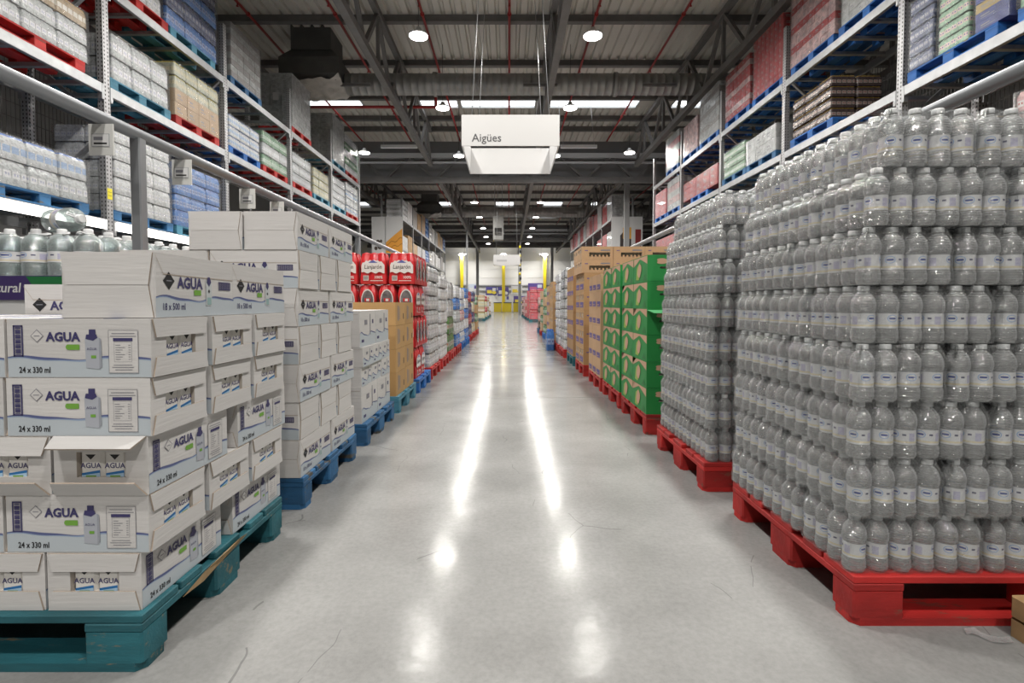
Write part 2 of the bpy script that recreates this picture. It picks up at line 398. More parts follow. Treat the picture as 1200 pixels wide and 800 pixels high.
# cross girder with a draught curtain
gird = steel_white
def girder(y, zb, zt, which):
    t = thing('cross_girder', 'pale lattice girder with grey draught curtain, %s' % which, 'girder', (0, y, 0), 0, 'cross girders')
    part('top_chord', MB().box(-14, 14, -.1, .1, zt - .1, zt + .1, gird).mesh('top_chord'), t)
    part('bottom_chord', MB().box(-14, 14, -.12, .12, zb - .12, zb + .12, steel_dark).mesh('bottom_chord'), t)
    part('tie_pipe', MB().box(-14, 14, -.2, -.13, zt - .36, zt - .28, gird).mesh('tie_pipe'), t)
    s_ = 2.1; a = MB().bar((0, 0, zb), (s_ / 2, 0, zt), .1, .1, steel_dark).mesh('web_bar'); b = MB().bar((s_ / 2, 0, zt), (s_, 0, zb), .1, .1, steel_dark).mesh('web_bar')
    for i in range(13): part('web_bar', a, t, (-13.6 + i * s_, 0, 0)); part('web_bar', b, t, (-13.6 + i * s_, 0, 0))
    part('curtain_sheet', MB().box(-14, 14, .25, .29, zb, CAM_H + 6.88, mat('curtain sheet', (.22, .22, .22), .6)).mesh('curtain_sheet'), t)
girder(21.9, CAM_H + 5.2, CAM_H + 6.2, 'next to the category sign'); girder(45.2, CAM_H + 5.6, CAM_H + 6.4, 'behind the unit heater'); girder(51.5, CAM_H + 5.7, CAM_H + 6.5, 'close to the white end wall')
# building columns
colm = mat('column paint', (.30, .30, .30), .55)
for i, (x, y, w, lb) in enumerate([(-3.13, 39.0, .12, ''), (1.12, 52.0, .3, ''), (-3.3, 55, .3, ''), (5.45, 24.0, .22, ''), (4.6, 55, .3, '')]):
    struct('column_post' if 0 else 'trim_%d' % (60 + i), MB().box(x - w / 2, x + w / 2, y - w / 2, y + w / 2, 0, ROOF_Z if i else TB, colm if i not in (0,) else steel).mesh('column'))
# sprinkler pipes
sp_me = MB().tube([(0, -10, 0), (0, 15.9, 0)], .032, red_pipe, 8).mesh('pipe'); sp_me2 = MB().tube([(0, 15.9, 0), (0, 57, 0)], .032, red_pipe, 8).mesh('pipe')
hd = MB().tube([(0, 0, 0), (0, 0, -.09)], .012, red_pipe, 6).lathe([(.025, -.1), (.03, -.09), (.012, -.085)], red_pipe, 8, cap=True).mesh('sprinkler_head')
clp = MB().lathe([(.05, -.03), (.05, .03)], red_pipe, 8, cap=True).mesh('coupling')
SPZ = CAM_H + 6.98
for k, w in zip(range(-4, 5), ('fourth to the carton side', 'third to the carton side', 'second to the carton side', 'first to the carton side', 'over the aisle centre', 'first to the bottle side', 'second to the bottle side', 'third to the bottle side', 'fourth to the bottle side')):
    t = thing('sprinkler_pipe', 'red sprinkler branch pipe running lengthwise under the roof, %s' % w, 'pipe', (k * 2.1 + .02, 0, SPZ), 0, 'red sprinkler pipes')
    part('pipe', sp_me, t); part('pipe', sp_me2, t)
    for y in (5.5, 9.0, 12.2, 15.6, 19, 24, 28, 32): part('sprinkler_head', hd, t, (0, y, 0)); part('coupling', clp, t, (0, y + .5, 0), (R(90), 0, 0))
t = thing('sprinkler_main', 'red sprinkler main pipe crossing the hall below the duct with a riser', 'pipe', (0, 0, 0))
part('pipe', MB().tube([(-13, 16.9, CAM_H + 6.35), (-2.35, 16.9, CAM_H + 6.35)], .05, red_pipe, 8).mesh('pipe'), t)
part('riser', MB().tube([(-2.35, 16.9, CAM_H + 6.3), (-2.35, 16.9, SPZ + .05)], .05, red_pipe, 8).mesh('riser'), t)
# spiral duct across the hall and air drops
def duct(y, z, r, x0, x1, lab):
    t = thing('spiral_duct', lab, 'duct', (0, y, z))
    n = int((x1 - x0) / .2); b = MB()
    prof = []
    for i in range(n): prof += [(r, x0 + i * .2), (r, x0 + i * .2 + .17), (r + .012, x0 + i * .2 + .185)]
    b.lathe(prof, duct_mat, 20)
    part('duct_tube', b.mesh('duct_tube'), t, (0, 0, 0), (0, R(90), 0))
    for x in (-2.0, 2.9, 6.4):
        f = part('collar', MB().lathe([(r + .03, -.05), (r + .035, -.04), (r + .035, .04), (r + .03, .05)], duct_mat, 20).mesh('collar'), t, (x, 0, 0), (0, R(90), 0))
    for x in (-4.6, -.6 + 1.0, 3.6):
        part('slot_shade_strip', MB().box(x, x + .9, -r - .03, -r + .02, -.17, -.10, steel_dark).box(x, x + .9, -r - .035, -r + .02, -.10, -.085, steel).mesh('slot_shade_strip'), t)  # solid strip, its dark colour stands in for shade inside the duct slots
duct(14.3, CAM_H + 5.98, .28, -4.4, 13, 'zinc spiral air duct crossing the hall above the category sign')
duct(34.6, CAM_H + 6.1, .34, -4.46, 13, 'zinc spiral air duct crossing the hall behind the first girder')
dk = mat('dark zinc sheet', (.13, .13, .125), .5, .5, var=.15, scale=3)
tarp = mat('crumpled plastic sheet', (.42, .40, .37), .4, var=.2, scale=5)
for (y, z, lb) in ((14.3, CAM_H - .2, 'over the near rack'), (34.6, CAM_H - .15, 'over the far rack')):
    t = thing('air_drop', 'dark sheet-metal air drop box with crumpled plastic underneath, %s' % lb, 'air duct', (-5.2, y, z), 0, 'air drop boxes')
    part('neck', MB().cbox(-.53, .53, -.5, .5, 6.88, 8.35, dk, .02).mesh('neck'), t)
    b = MB(); rings = [(.53, 6.9), (.78, 6.62), (.78, 6.2), (.66, 6.08)]; ks = [b.add([(sx * w, sy * w * .85, zz) for sx, sy in ((-1, -1), (1, -1), (1, 1), (-1, 1))]) for w, zz in rings]
    for a, c in zip(ks, ks[1:]):
        for q in range(4): b.face((a + q, a + (q + 1) % 4, c + (q + 1) % 4, c + q), dk)
    b.face(tuple(ks[-1] + q for q in range(4)), dk)
    part('plenum', b.mesh('plenum'), t)
    b = MB(); N = 14; k = b.add([(-.78 + 1.56 * i / N, -.70 + 1.4 * j / N, 6.12 + .13 * noise.noise((i * .6, j * .6, y)) - .22 * (1 - ((i / N - .5) ** 2 + (j / N - .5) ** 2) * 2.2)) for j in range(N + 1) for i in range(N + 1)])
    for j in range(N):
        for i in range(N): q = k + j * (N + 1) + i; b.face((q, q + 1, q + N + 2, q + N + 1), tarp)
    part('plastic_sheet', b.mesh('plastic_sheet', smooth=True), t)
t = thing('unit_heater', 'grey hanging unit heater with dark square grille over the far aisle', 'heater', (-.6, 30.5, CAM_H))
hb = MB().box(-.3, .3, -.3, .3, 3.75, 5.1, duct_mat, skip='f'); hb.holed(hb.frame((0, -.3, 0), (1, 0, 0), (0, 0, 1), (0, -1, 0), 1), -.3, .3, 3.75, 5.1, [(-.21, .21, 3.98, 4.42)], .3, duct_mat, steel_dark)
part('housing', hb.mesh('housing'), t)
for k in range(5): part('grille_fin', MB().box(-.21, .21, -.29, -.24, 4.02 + k * .09, 4.032 + k * .09, steel_dark).mesh('grille_fin'), t)
hg = MB().bar((0, 0, 5.1), (0, 0, 7.25), .03, .03, steel).mesh('hanger'); part('hanger', hg, t, (-.22, 0, 0)); part('hanger', hg, t, (.22, 0, 0))
# cable boxes and tube lights under the near roof
# ================================================================ pendant lamps
lamp_glow = mat('lamp diffuser', (1, .97, .92), .4, emit=14)
lamp_body = mat('lamp housing', (.75, .75, .74), .4, .2)
LM = dict(
    housing=MB().lathe([(.05, .16), (.07, .10), (.12, .07), (.19, .035), (.20, 0), (.195, -.002)], lamp_body, 20, cap=True).mesh('housing'),
    diffuser=MB().lathe([(.185, -.004), (.185, -.02), (.10, -.035), (.0, -.04)], lamp_glow, 20).mesh('diffuser'))
LIGHT = bpy.data.lights.new('high_bay_light', 'AREA'); LIGHT.shape = 'DISK'; LIGHT.size = .38; LIGHT.energy = LAMP_W; LIGHT.color = (1, .965, .91); LIGHT.spread = R(170)
def lamp(x, y, z, lab, top=None, lit=True, off=False):
    t = thing('pendant_lamp', lab, 'lamp', (x, y, z), 0, 'round high-bay lamps')
    part('housing', LM['housing'], t); part('diffuser', LM['diffuser'], t)
    part('cord', MB().tube([(0, 0, .15), (0, 0, (top or ROOF_Z) - z)], .006, mat('lamp cord', (.05, .05, .05), .7), 5).mesh('cord'), t)
    if lit:
        l = bpy.data.objects.new('high_bay_light_offscreen' if off else 'high_bay_light', LIGHT); COL.objects.link(l); l.parent = t; l.location = (0, 0, -.05)
LZ = CAM_H + 5.5
for i, y in enumerate((-5, -1.0, 3.0, 7.0, 10.8, 14.7, 19.4, 23.4, 28.2, 33.0, 37.8, 42.6, 47.4)):
    ps = 'this side of the spiral duct' if y < 14 else 'beyond the spiral duct' if y < 22 else 'beyond the first cross girder'
    lamp(-1.85, y, LZ, 'round white high-bay lamp over the carton side, %s' % ps, off=y < 9)
    lamp(1.73, y, LZ, 'round white high-bay lamp over the bottle side, %s' % ps, off=y < 9)
for x, w in ((-5.25, 'over the carton-side rack end'), (4.4, 'over the bottle-side rack end')):
    lamp(x, 19.0, LZ, 'round white high-bay lamp %s by the cross aisle' % w)
for x, w in ((-4.65, 'carton side'), (3.45, 'bottle side')):
    lamp(x, 55.0, LZ - .2, 'round white high-bay lamp next to the yellow wall post, %s' % w)
# tube lights
tl = mat('unlit tube batten', (.7, .72, .72), .4)
for x, w in ((-3.9, 'carton side'), (2.5, 'bottle side')):
    t = thing('tube_light', 'long white tube batten hung on wires before the girder, %s' % w, 'lamp', (x, 18.6, CAM_H + 5.55), 0, 'tube battens')
    part('batten', MB().cbox(-.65, .65, -.06, .06, 0, .1, tl, .02).mesh('batten'), t)
    part('wire', MB().tube([(-.55, 0, .1), (-.75, 0, 1.72)], .006, steel, 4).mesh('wire'), t); part('wire', MB().tube([(.55, 0, .1), (.4, 0, 1.72)], .006, steel, 4).mesh('wire'), t)
# ================================================================ the hanging category sign
def hanging_sign(x, y, z0, w, d, h, txt, lab, size):
    t = thing('category_sign', lab, 'sign', (x, y, z0))
    e = .02
    fr = part('front_panel', MB().box(-w / 2, w / 2, 0, e, 0, h, white).mesh('front_panel'), t)
    b = MB(); P = b.frame((-w / 2, 0, 0), (1, 0, 0), (0, 0, 1), (0, -1, 0), .002)
    if txt: b.text(P, txt, w * .105, h * .14, size, mat('sign lettering', (.08, .08, .085), .6), bold=.006)
    if not txt: b.rect(P, w * .12, w * .5, h * .3, h * .5, mat('faint lettering', (.45, .45, .46), .6))
    part('lettering', b.mesh('lettering'), fr)
    part('back_panel', MB().box(-w / 2, w / 2, d - e, d, 0, h, white).mesh('back_panel'), t)
    part('side_panel', MB().box(-w / 2, -w / 2 + e, e, d - e, 0, h, white).mesh('side_panel'), t); part('side_panel', MB().box(w / 2 - e, w / 2, e, d - e, 0, h, white).mesh('side_panel'), t)
    for sx in (-1, 1):
        for yy in (.1, d - .1): part('suspension_cable', MB().tube([(sx * w * .4, yy, h), (sx * w * .32, yy + (1.4 if txt else 0), (PUR_Z if txt else ROOF_Z) - z0 + .03)], .006, steel, 4).mesh('suspension_cable'), t)
hanging_sign(.03, 8.0, CAM_H + 2.42, 1.5, 1.72, .47, 'Aigües', 'white box-shaped category sign reading Aigües hung over the aisle', .17)
hanging_sign(-.1, 29.0, CAM_H + 2.2, 1.5, .9, .55, None, 'white box-shaped category sign hung over the far end of aisle', .15)
# ================================================================ racks
UP_W, UP_D = .10, .08
def rack(side, xf, ys, levels, top, lab, braces=True, lit=None):
    """one run of pallet racking: xf = front face x, ys = upright positions along the hall"""
    depth = 1.05; xr = xf + side * depth
    t = thing('pallet_rack', lab, 'rack', (0, 0, 0))
    um = MB().box(-UP_D / 2, UP_D / 2, -UP_W / 2, UP_W / 2, 0, top, upright_mat).box(-.09, .09, -.09, .09, 0, .012, steel).mesh('upright')
    dm = MB().bar((0, 0, 0), (side * (depth), 0, .95), .05, .04, steel).mesh('frame_brace'); dm2 = MB().bar((side * depth, 0, 0), (0, 0, .95), .05, .04, steel).mesh('frame_brace')
    for y in ys:
        part('upright', um, t, (xf + side * UP_D / 2, y, 0)); part('upright', um, t, (xr - side * UP_D / 2, y, 0))
        if braces:
            z = .3; i = 0
            while z < top - .9: part('frame_brace', dm if i % 2 else dm2, t, (xf, y, z)); z += .95; i += 1
    for bay, (y0, y1) in enumerate(zip(ys, ys[1:])):
        L_ = y1 - y0 - UP_W
        bm_ = cached(('beam', round(L_, 3)), lambda: MB().box(-.025, .025, 0, L_, -.12, 0, steel).box(-.03, .03, -.0, .04, -.2, -.001, steel).box(-.03, .03, L_ - .04, L_, -.2, -.001, steel).mesh('beam', .004))
        sb = cached('supportbar', lambda: MB().box(0, depth, -.03, .03, -.05, -.005, steel).mesh('support_bar'))
        for z in levels:
            part('beam', bm_, t, (xf + side * .02, y0 + UP_W / 2, z)); part('beam', bm_, t, (xr - side * .02, y0 + UP_W / 2, z))
            for k in range(6): part('support_bar', sb, t, (min(xf, xr), y0 + .25 + k * (L_ - .3) / 5, z))
        if lit is not None and bay < 2:
            lm = cached(('lit', round(L_, 3)), lambda: MB().box(-.012, .012, .05, L_ - .05, -.13, -.02, mat('led strip', (1, .96, .88), .4, emit=6)).mesh('light_strip'))
            part('light_strip', lm, t, (xf - side * .02, y0 + UP_W / 2, lit), label='glowing white light strip')
    return t
YS = [3.9, 6.68, 9.48, 12.28, 15.08, 17.9]
XL, XR = -5.12, 4.98
ZL = (2.0, 3.70, 5.0); ZR = (2.0, 3.66, 4.93)
rack_l = rack(-1, XL, YS, ZL, 5.95, 'grey steel pallet rack with lit lower beam behind the white carton stacks', lit=2.0)
rack_r = rack(1, XR, YS, ZR, 5.9, 'grey steel pallet rack behind the stacks of clear water bottles')
YS2 = [25.1 + 2.8 * i for i in range(7)]
rack(-1, XL, YS2, (2.3, 3.55, 5.1), 6.1, 'grey steel pallet rack with orange end picture beyond the cross aisle', braces=False)
rack(1, XR, YS2, (2.3, 3.55, 5.1), 6.1, 'grey steel pallet rack with bottle end picture beyond the cross aisle', braces=False)
part('safety_sticker', MB().box(-.001, .001, -.04, .04, 0, .14, mat('yellow sticker', (.8, .7, .03), .5)).box(-.0015, .0015, -.03, .03, .045, .05, black).box(-.0015, .0015, -.03, .03, .09, .095, black).mesh('safety_sticker'), rack_l, (XL + .003, 6.68, 2.26), label='yellow sticker')
# wire mesh backs
def back_mesh(x, y0, y1, z0, z1, rk):
    b = MB(); y = y0
    while y < y1: b.bar((x, y, z0), (x, y, z1), .006, .006, steel_dark); y += .06
    z = z0
    while z <= z1: b.bar((x, y0, z), (x, y1, z), .007, .007, steel_dark); z += .18
    part('wire_back', b.mesh('wire_back'), rk, kind='stuff')
back_mesh(XL - 1.1, 3.9, 9.5, 2.0, 5.0, rack_l); back_mesh(XR + 1.1, 3.9, 9.5, 2.0, 4.9, rack_r)
# end pictures of the far racks
def end_panel(side, xf, y, z0, z1, lab):
    t = thing('end_picture', lab, 'sign', (xf, y, z0), 0)
    w = 1.5; h = z1 - z0; pic = MB(); bw = w * .55
    part('board', MB().box(min(0, side * w), max(0, side * w), -.03, 0, 0, h, white).mesh('board'), t)
    b = MB(); P = b.frame((0, -.03, 0), (side, 0, 0), (0, 0, 1), (0, -1, 0), .003)
    if side < 0:
        org = mat('orange picture', (.75, .33, .04), .5); dko = mat('dark orange picture', (.45, .17, .02), .5)
        b.poly([P(0.02, 0.02), P(bw, .02), P(bw, h * .30), P(bw * .5, h * .50), P(.02, h * .68)][::1], org)
        b.ribbon(P, [(.02 + bw * .96 * i / 9, h * (.42 - .02 * i) + .06 * math.sin(i * 1.3)) for i in range(10)], lambda q: .05, dko, 2)
        b.ribbon(P, [(.02 + bw * .96 * i / 9, h * (.25 - .012 * i) + .05 * math.sin(i * 1.5 + 1)) for i in range(10)], lambda q: .04, dko, 2)
        for (cx, cy_, r) in ((1.1, .35, .13), (1.2, .55, .10), (1.05, .6, .06), (1.3, .25, .08)):
            b.poly([P(cx + r * math.cos(q), cy_ + r * 1.2 * math.sin(q)) for q in [i * .628 for i in range(10)]], mat('dark bread picture', (.08, .06, .05), .6))
    else:
        b.poly([P(.42, .03), P(.95, .03), P(.95, h * .55), P(.6, h * .55), P(.42, h * .4)], mat('dark bottle picture', (.05, .04, .04), .5))
        b.rect(P, .55, .95, h * .3, h * .66, mat('amber picture', (.75, .38, .05), .5), 2)
        b.rect(P, 1.15, 1.42, .03, h * .6, mat('red bottle picture', (.25, .03, .03), .5))
    part('picture', b.mesh('picture'), t)
    part('fold_strip', MB().box(side * bw - .01, side * bw + .01, -.045, -.03, 0, h, steel).mesh('fold_strip'), t)
end_panel(-1, XL + .02, 25.05, 3.35, 5.12, 'white end board with orange food picture on the far rack')
end_panel(1, XR - .02, 25.05, 3.6, 5.12, 'white end board with amber bottle picture on the far rack')
# ================================================================ pallets
def paint(name, col, wear, amt): return mat(name, col, .62, var=.38, scale=5, bump=.25, bscale=40, stretch=(.5, 1.6, 1.6), rand=.14, wear=wear, wear_amt=amt)
WOODS = {
    'teal': paint('teal paint on wood', (.018, .125, .155), (.20, .17, .11), .405),
    'blue': paint('blue paint on wood', (.025, .12, .27), (.10, .09, .075), .43),
    'bright': paint('bright blue paint on wood', (.02, .13, .42), (.2, .17, .13), .40),
    'pale': paint('pale blue paint on wood', (.06, .22, .32), (.3, .26, .2), .37),
    'red': paint('red paint on wood', (.42, .018, .016), (.22, .05, .035), .42),
}
dirty = paint('dirty dark block wood', (.10, .10, .085), (.16, .13, .09), .4)
def pallet_meshes(c, long_front=True):
    def mk():
        m = WOODS[c]; d = {}
        for w in (.145, .10): d['deck%.3f' % w] = MB().box(-.6, .6, -w / 2, w / 2, 0, .022, m).mesh('deck_board', .003)
        d['stringer'] = MB().box(-.0725, .0725, -.4, .4, 0, .022, m).mesh('stringer_board', .003)
        d['block'] = MB().cbox(-.0725, .0725, -.05, .05, 0, .078, m, .006).mesh('block'); d['blockw'] = MB().cbox(-.0725, .0725, -.0725, .0725, 0, .078, m, .006).mesh('block')
        for w in (.145, .10): d['bot%.3f' % w] = MB().cbox(-.6, .6, -w / 2, w / 2, 0, .022, m, .02).mesh('bottom_board')
        return d
    return cached(('pal', c), mk)
def pallet(c, x, y, z, rz, lab, group, detail=True):
    """1.2 x 0.8 m pallet; x, y = its centre; long side along local x"""
    if not detail:
        me = cached(('palone', c), lambda: pallet_solid(WOODS[c]))
        return tag(part('pallet', me, None, (x, y, z), (0, 0, rz)), lab, 'pallet', group)
    d = pallet_meshes(c); t = thing('pallet', lab, 'pallet', (x, y, z), rz, group)
    for yy, w in ((-.3275, .145), (-.19, .10), (0, .145), (.19, .10), (.3275, .145)): part('deck_board', d['deck%.3f' % w], t, (0, yy, .122), (0, 0, rnd.uniform(-.004, .004)))
    for xx in (-.5275, 0, .5275): part('stringer_board', d['stringer'], t, (xx, 0, .10))
    for xx in (-.5275, 0, .5275):
        for yy in (-.35, 0, .35): part('block', d['block' if yy else 'blockw'], t, (xx, yy, .022))
    for yy, w in ((-.35, .10), (0, .145), (.35, .10)): part('bottom_board', d['bot%.3f' % w], t, (0, yy, 0))
    return t
def pallet_solid(m):
    b = MB()
    for yy, w in ((-.3275, .145), (-.19, .10), (0, .145), (.19, .10), (.3275, .145)): b.box(-.6, .6, yy - w / 2, yy + w / 2, .122, .144, m)
    for xx in (-.5275, 0, .5275):
        b.box(xx - .0725, xx + .0725, -.4, .4, .1, .122, m)
        for yy in (-.35, 0, .35): b.box(xx - .0725, xx + .0725, yy - .05, yy + .05, .022, .1, m)
    for yy in (-.35, 0, .35): b.box(-.6, .6, yy - .05, yy + .05, 0, .022, m)
    return b.mesh('pallet')
PZ = .144
# ================================================================ scalloped shrink-wrap packs
def pack_mesh(nx, ny, r, h, m, per=4, zs=None, seed=0, wob=.0, inner=.0, topm=None):
    """film drawn over nx x ny standing bottles: bulging sides, bumps over the caps; origin = base centre"""
    b = MB(); w = nx * 2 * r; d = ny * 2 * r
    zs = zs or [(.0, -.08), (.05, .0), (.20, .0), (.30, -.10), (.52, -.10), (.60, .0), (.70, .0), (.80, -.16), (.90, -.42), (.97, -.52)]
    per_pts = []
    def edge(n, axis, sgn, fixed):
        for i in range(n):
            for k in range(per):
                u = (k + .5) / per; off = r * (math.sqrt(max(0, 1 - (2 * u - 1) ** 2 * .55)) - 1)
                c = -n * r + (i + u) * 2 * r
                if axis == 'x': per_pts.append((c * sgn, -sgn * (fixed + off), 0, -sgn))
                else: per_pts.append((sgn * (fixed + off), c * sgn, sgn, 0))
    edge(nx, 'x', 1, d / 2); edge(ny, 'y', 1, w / 2); edge(nx, 'x', -1, d / 2); edge(ny, 'y', -1, w / 2)
    N = len(per_pts); rings = []
    for fz, off in zs:
        pts = []
        for j, (x, y, ax, ay) in enumerate(per_pts):
            k = 1 + off * r / max(.001, math.hypot(x, y)) * 0
            o_ = off * r + (wob * noise.noise((x * 14 + seed, y * 14, fz * 6)) if wob else 0) - inner
            xx = x + (ax or (x / (w / 2) * .0)) * o_; yy = y + (ay or 0) * o_
            if ax == 0: xx = x * (1 + 2 * (off * r - inner) / w * .6)
            else: yy = y * (1 + 2 * (off * r - inner) / d * .6)
            pts.append((xx, yy, fz * h))
        rings.append(b.add(pts))
    for i, (a, c) in enumerate(zip(rings, rings[1:])):
        for j in range(N):
            jn = (j + 1) % N
            b.face((a + j, a + jn, c + jn, c + j), m, [(j / per, zs[i][0]), ((j + 1) / per, zs[i][0]), ((j + 1) / per, zs[i + 1][0]), (j / per, zs[i + 1][0])], smooth=True)
    # top over the caps
    g = 3 if per >= 4 else 2
    gx, gy = nx * g, ny * g; w2 = w - 1.04 * r; d2 = d - 1.04 * r
    def hz(i, j):
        u = (i / g) % 1; v = (j / g) % 1
        bmp = max(0, math.sin(math.pi * u)) * max(0, math.sin(math.pi * v))
        return h * (.93 + .07 * min(1, bmp * 1.25))
    k = b.add([(-w2 / 2 + w2 * i / gx, -d2 / 2 + d2 * j / gy, hz(i, j)) for j in range(gy + 1) for i in range(gx + 1)])
    for j in range(gy):
        for i in range(gx): q = k + j * (gx + 1) + i; b.face((q, q + 1, q + gx + 2, q + gx + 1), topm or m, [(0, .95)] * 4, smooth=True)
    # neck skirts joining the sides to the top
    return b.mesh('shrink_film')
def pack_mat(name, body, label, band_lo=.28, band_hi=.56, cap=None, dark=.55, rough=.22, line=None):
    """shrink-wrapped bottles seen from afar: body tone, label band, cap tone and plastic bump"""
    if name in MATS: return MATS[name]
    def bld(n, L, u, v):
        fr = mth(n, L, 'ABSOLUTE', mth(n, L, 'SUBTRACT', mth(n, L, 'FRACT', u), .5))
        c = tuple(body)
        nz = n.new('ShaderNodeTexNoise'); nz.inputs['Scale'].default_value = 30; tc = n.new('ShaderNodeTexCoord'); L.new(tc.outputs['Object'], nz.inputs['Vector'])
        c = mixc(n, L, mth(n, L, 'MULTIPLY', mth(n, L, 'GREATER_THAN', nz.outputs['Fac'], .54), .5), c, tuple(x * dark for x in body))
        c = mixc(n, L, mth(n, L, 'MULTIPLY', band(n, L, v, band_lo, band_hi), mth(n, L, 'LESS_THAN', fr, .42)), c, tuple(label))
        if line: c = mixc(n, L, mth(n, L, 'MULTIPLY', band(n, L, v, band_lo + .1, band_hi - .08), band(n, L, fr, .08, .26)), c, tuple(line))
        if cap: c = mixc(n, L, mth(n, L, 'GREATER_THAN', v, .90), c, tuple(cap))
        return c
    m = uv_mat(name, bld, rough)
    nt = m.node_tree; n = nt.nodes; L = nt.links; p = n['Principled BSDF']; p.inputs['Coat Weight'].default_value = .5; p.inputs['Coat Roughness'].default_value = .12
    nb = n.new('ShaderNodeTexNoise'); nb.inputs['Scale'].default_value = 22; nb.inputs['Detail'].default_value = 3; nb.inputs['Distortion'].default_value = 1.4
    tc = n.new('ShaderNodeTexCoord'); L.new(tc.outputs['Object'], nb.inputs['Vector'])
    b = n.new('ShaderNodeBump'); b.inputs['Strength'].default_value = .55; b.inputs['Distance'].default_value = .015; L.new(nb.outputs['Fac'], b.inputs['Height']); L.new(b.outputs[0], p.inputs['Normal']); L.new(b.outputs[0], p.inputs['Coat Normal'])
    return m
PK = {
    'clear': pack_mat('clear packs', (.52, .54, .55), (.74, .74, .76), line=(.45, .48, .62)),
    'white': pack_mat('white packs', (.66, .67, .68), (.80, .80, .81), line=(.5, .53, .66)),
    'blue': pack_mat('blue packs', (.06, .20, .55), (.30, .40, .62), cap=(.03, .14, .5), line=(.02, .05, .25)),
    'navy': pack_mat('dark blue packs', (.05, .07, .17), (.22, .24, .36), line=(.5, .5, .5)),
    'green': pack_mat('green bottle packs', (.16, .32, .18), (.55, .62, .55), line=(.1, .3, .12)),
    'whiteblue': pack_mat('white and blue packs', (.62, .64, .66), (.32, .44, .66), cap=(.1, .2, .55)),
    'brown': pack_mat('amber packs', (.45, .33, .20), (.72, .66, .56), cap=(.5, .3, .1)),
    'yellow': pack_mat('yellow cap packs', (.55, .55, .42), (.66, .6, .4), cap=(.6, .5, .05)),
    'red': pack_mat('red packs', (.42, .05, .06), (.62, .30, .30), line=(.3, .02, .02)),
    'pink': pack_mat('pink packs', (.62, .36, .36), (.70, .62, .62), line=(.45, .08, .08)),
    'dark': pack_mat('dark bottle packs', (.07, .05, .05), (.34, .30, .27), cap=(.42, .28, .06), line=(.25, .04, .04)),
    'mixed': pack_mat('mixed green can packs', (.35, .55, .38), (.70, .52, .46), line=(.05, .12, .3)),
    'grey': pack_mat('grey packs', (.36, .36, .35), (.52, .51, .50)),
}
def boxm(name, col, var=.05): return mat(name, col, .6, var=var, scale=4, rand=.07) if var < .15 else mat(name, col, .32, var=var, scale=11, rand=.1, bump=.5, bscale=14, coat=.5)
BX = {'kraft': boxm('kraft carton', (.42, .26, .12)), 'tan': boxm('tan carton', (.52, .36, .22)), 'greybox': boxm('wrapped grey carton', (.36, .34, .33)), 'redbox': boxm('red wrapped carton', (.40, .014, .02), .35), 'whitered': boxm('white wrapped carton', (.56, .36, .36), .5),
      'silver': boxm('silver wrapped carton', (.50, .51, .51), .3), 'pinkbox': boxm('pink wrapped carton', (.55, .13, .15), .3), 'bluebox': boxm('blue carton', (.04, .06, .25), .3), 'whitebox': boxm('white carton plain', (.66, .66, .66), .08), 'darkbox': boxm('dark tray carton', (.10, .08, .08), .5), 'yellowtray': boxm('yellow tray carton', (.42, .30, .10), .2)}
stretch = film_mat('stretch film', .95, rough=.22, bump=.8, bscale=9, diff=.045, stretch=(1, 1, 4))
def stretch_mesh(w, d, h, seed):
    b = MB(); N = 12; Z = 5; ring = []
    c = .03
    base = []
    for (xa, ya), (xb, yb) in (((-w / 2, -d / 2), (w / 2, -d / 2)), ((w / 2, -d / 2), (w / 2, d / 2)), ((w / 2, d / 2), (-w / 2, d / 2)), ((-w / 2, d / 2), (-w / 2, -d / 2))):
        for i in range(N): t = i / N; base.append((xa + (xb - xa) * t, ya + (yb - ya) * t))
    rings = []
    for k in range(Z + 1):
        z = h * k / Z; rings.append(b.add([(x * (1 + .012 * noise.noise((x * 5, z * 5, seed))), y * (1 + .012 * noise.noise((y * 5, z * 5, seed + 9))), z) for x, y in base]))
    n = len(base)
    for a, q in zip(rings, rings[1:]):
        for i in range(n): b.face((a + i, a + (i + 1) % n, q + (i + 1) % n, q + i), stretch, smooth=True)
    return b.mesh('stretch_film')
def carton_mesh(w, d, h, m):
    def mk():
        b = MB().cbox(-w / 2 + .003, w / 2 - .003, -d / 2 + .003, d / 2 - .003, .002, h - .002, m, .006)
        P = b.frame((0, 0, h - .002), (1, 0, 0), (0, 1, 0), (0, 0, 1), .001)
        b.rect(P, -w / 2 + .02, w / 2 - .02, -.025, .025, mat('packing tape', (.5, .42, .3), .3))
        for s_ in (-1, 1):
            P = b.frame((0, s_ * (d / 2 - .003), 0), (-s_, 0, 0), (0, 0, 1), (0, s_, 0), .001)
            b.rect(P, -w * .32, w * .1, h * .3, h * .36, mat('faint box print', (.3, .3, .32), .6)); b.rect(P, -w * .32, -w * .05, h * .5, h * .62, mat('faint box print', (.3, .3, .32), .6))
            P = b.frame((s_ * (w / 2 - .003), 0, 0), (0, s_, 0), (0, 0, 1), (s_, 0, 0), .001)
            b.rect(P, -d * .3, d * .1, h * .3, h * .36, mat('faint box print', (.3, .3, .32), .6)); b.rect(P, -d * .3, -d * .02, h * .5, h * .62, mat('faint box print', (.3, .3, .32), .6))
        return b.mesh('package')
    return cached(('carton', round(w, 3), round(d, 3), round(h, 3), m.name), mk)
def far_pack(nx, ny, r, h, key):
    return cached(('fp', nx, ny, round(r, 4), round(h, 3), key), lambda: pack_mesh(nx, ny, r, h, PK[key], per=3, zs=[(0, -.1), (.06, 0), (.28, -.04), (.5, -.06), (.66, 0), (.80, -.16), (.92, -.45), (.97, -.5)]))
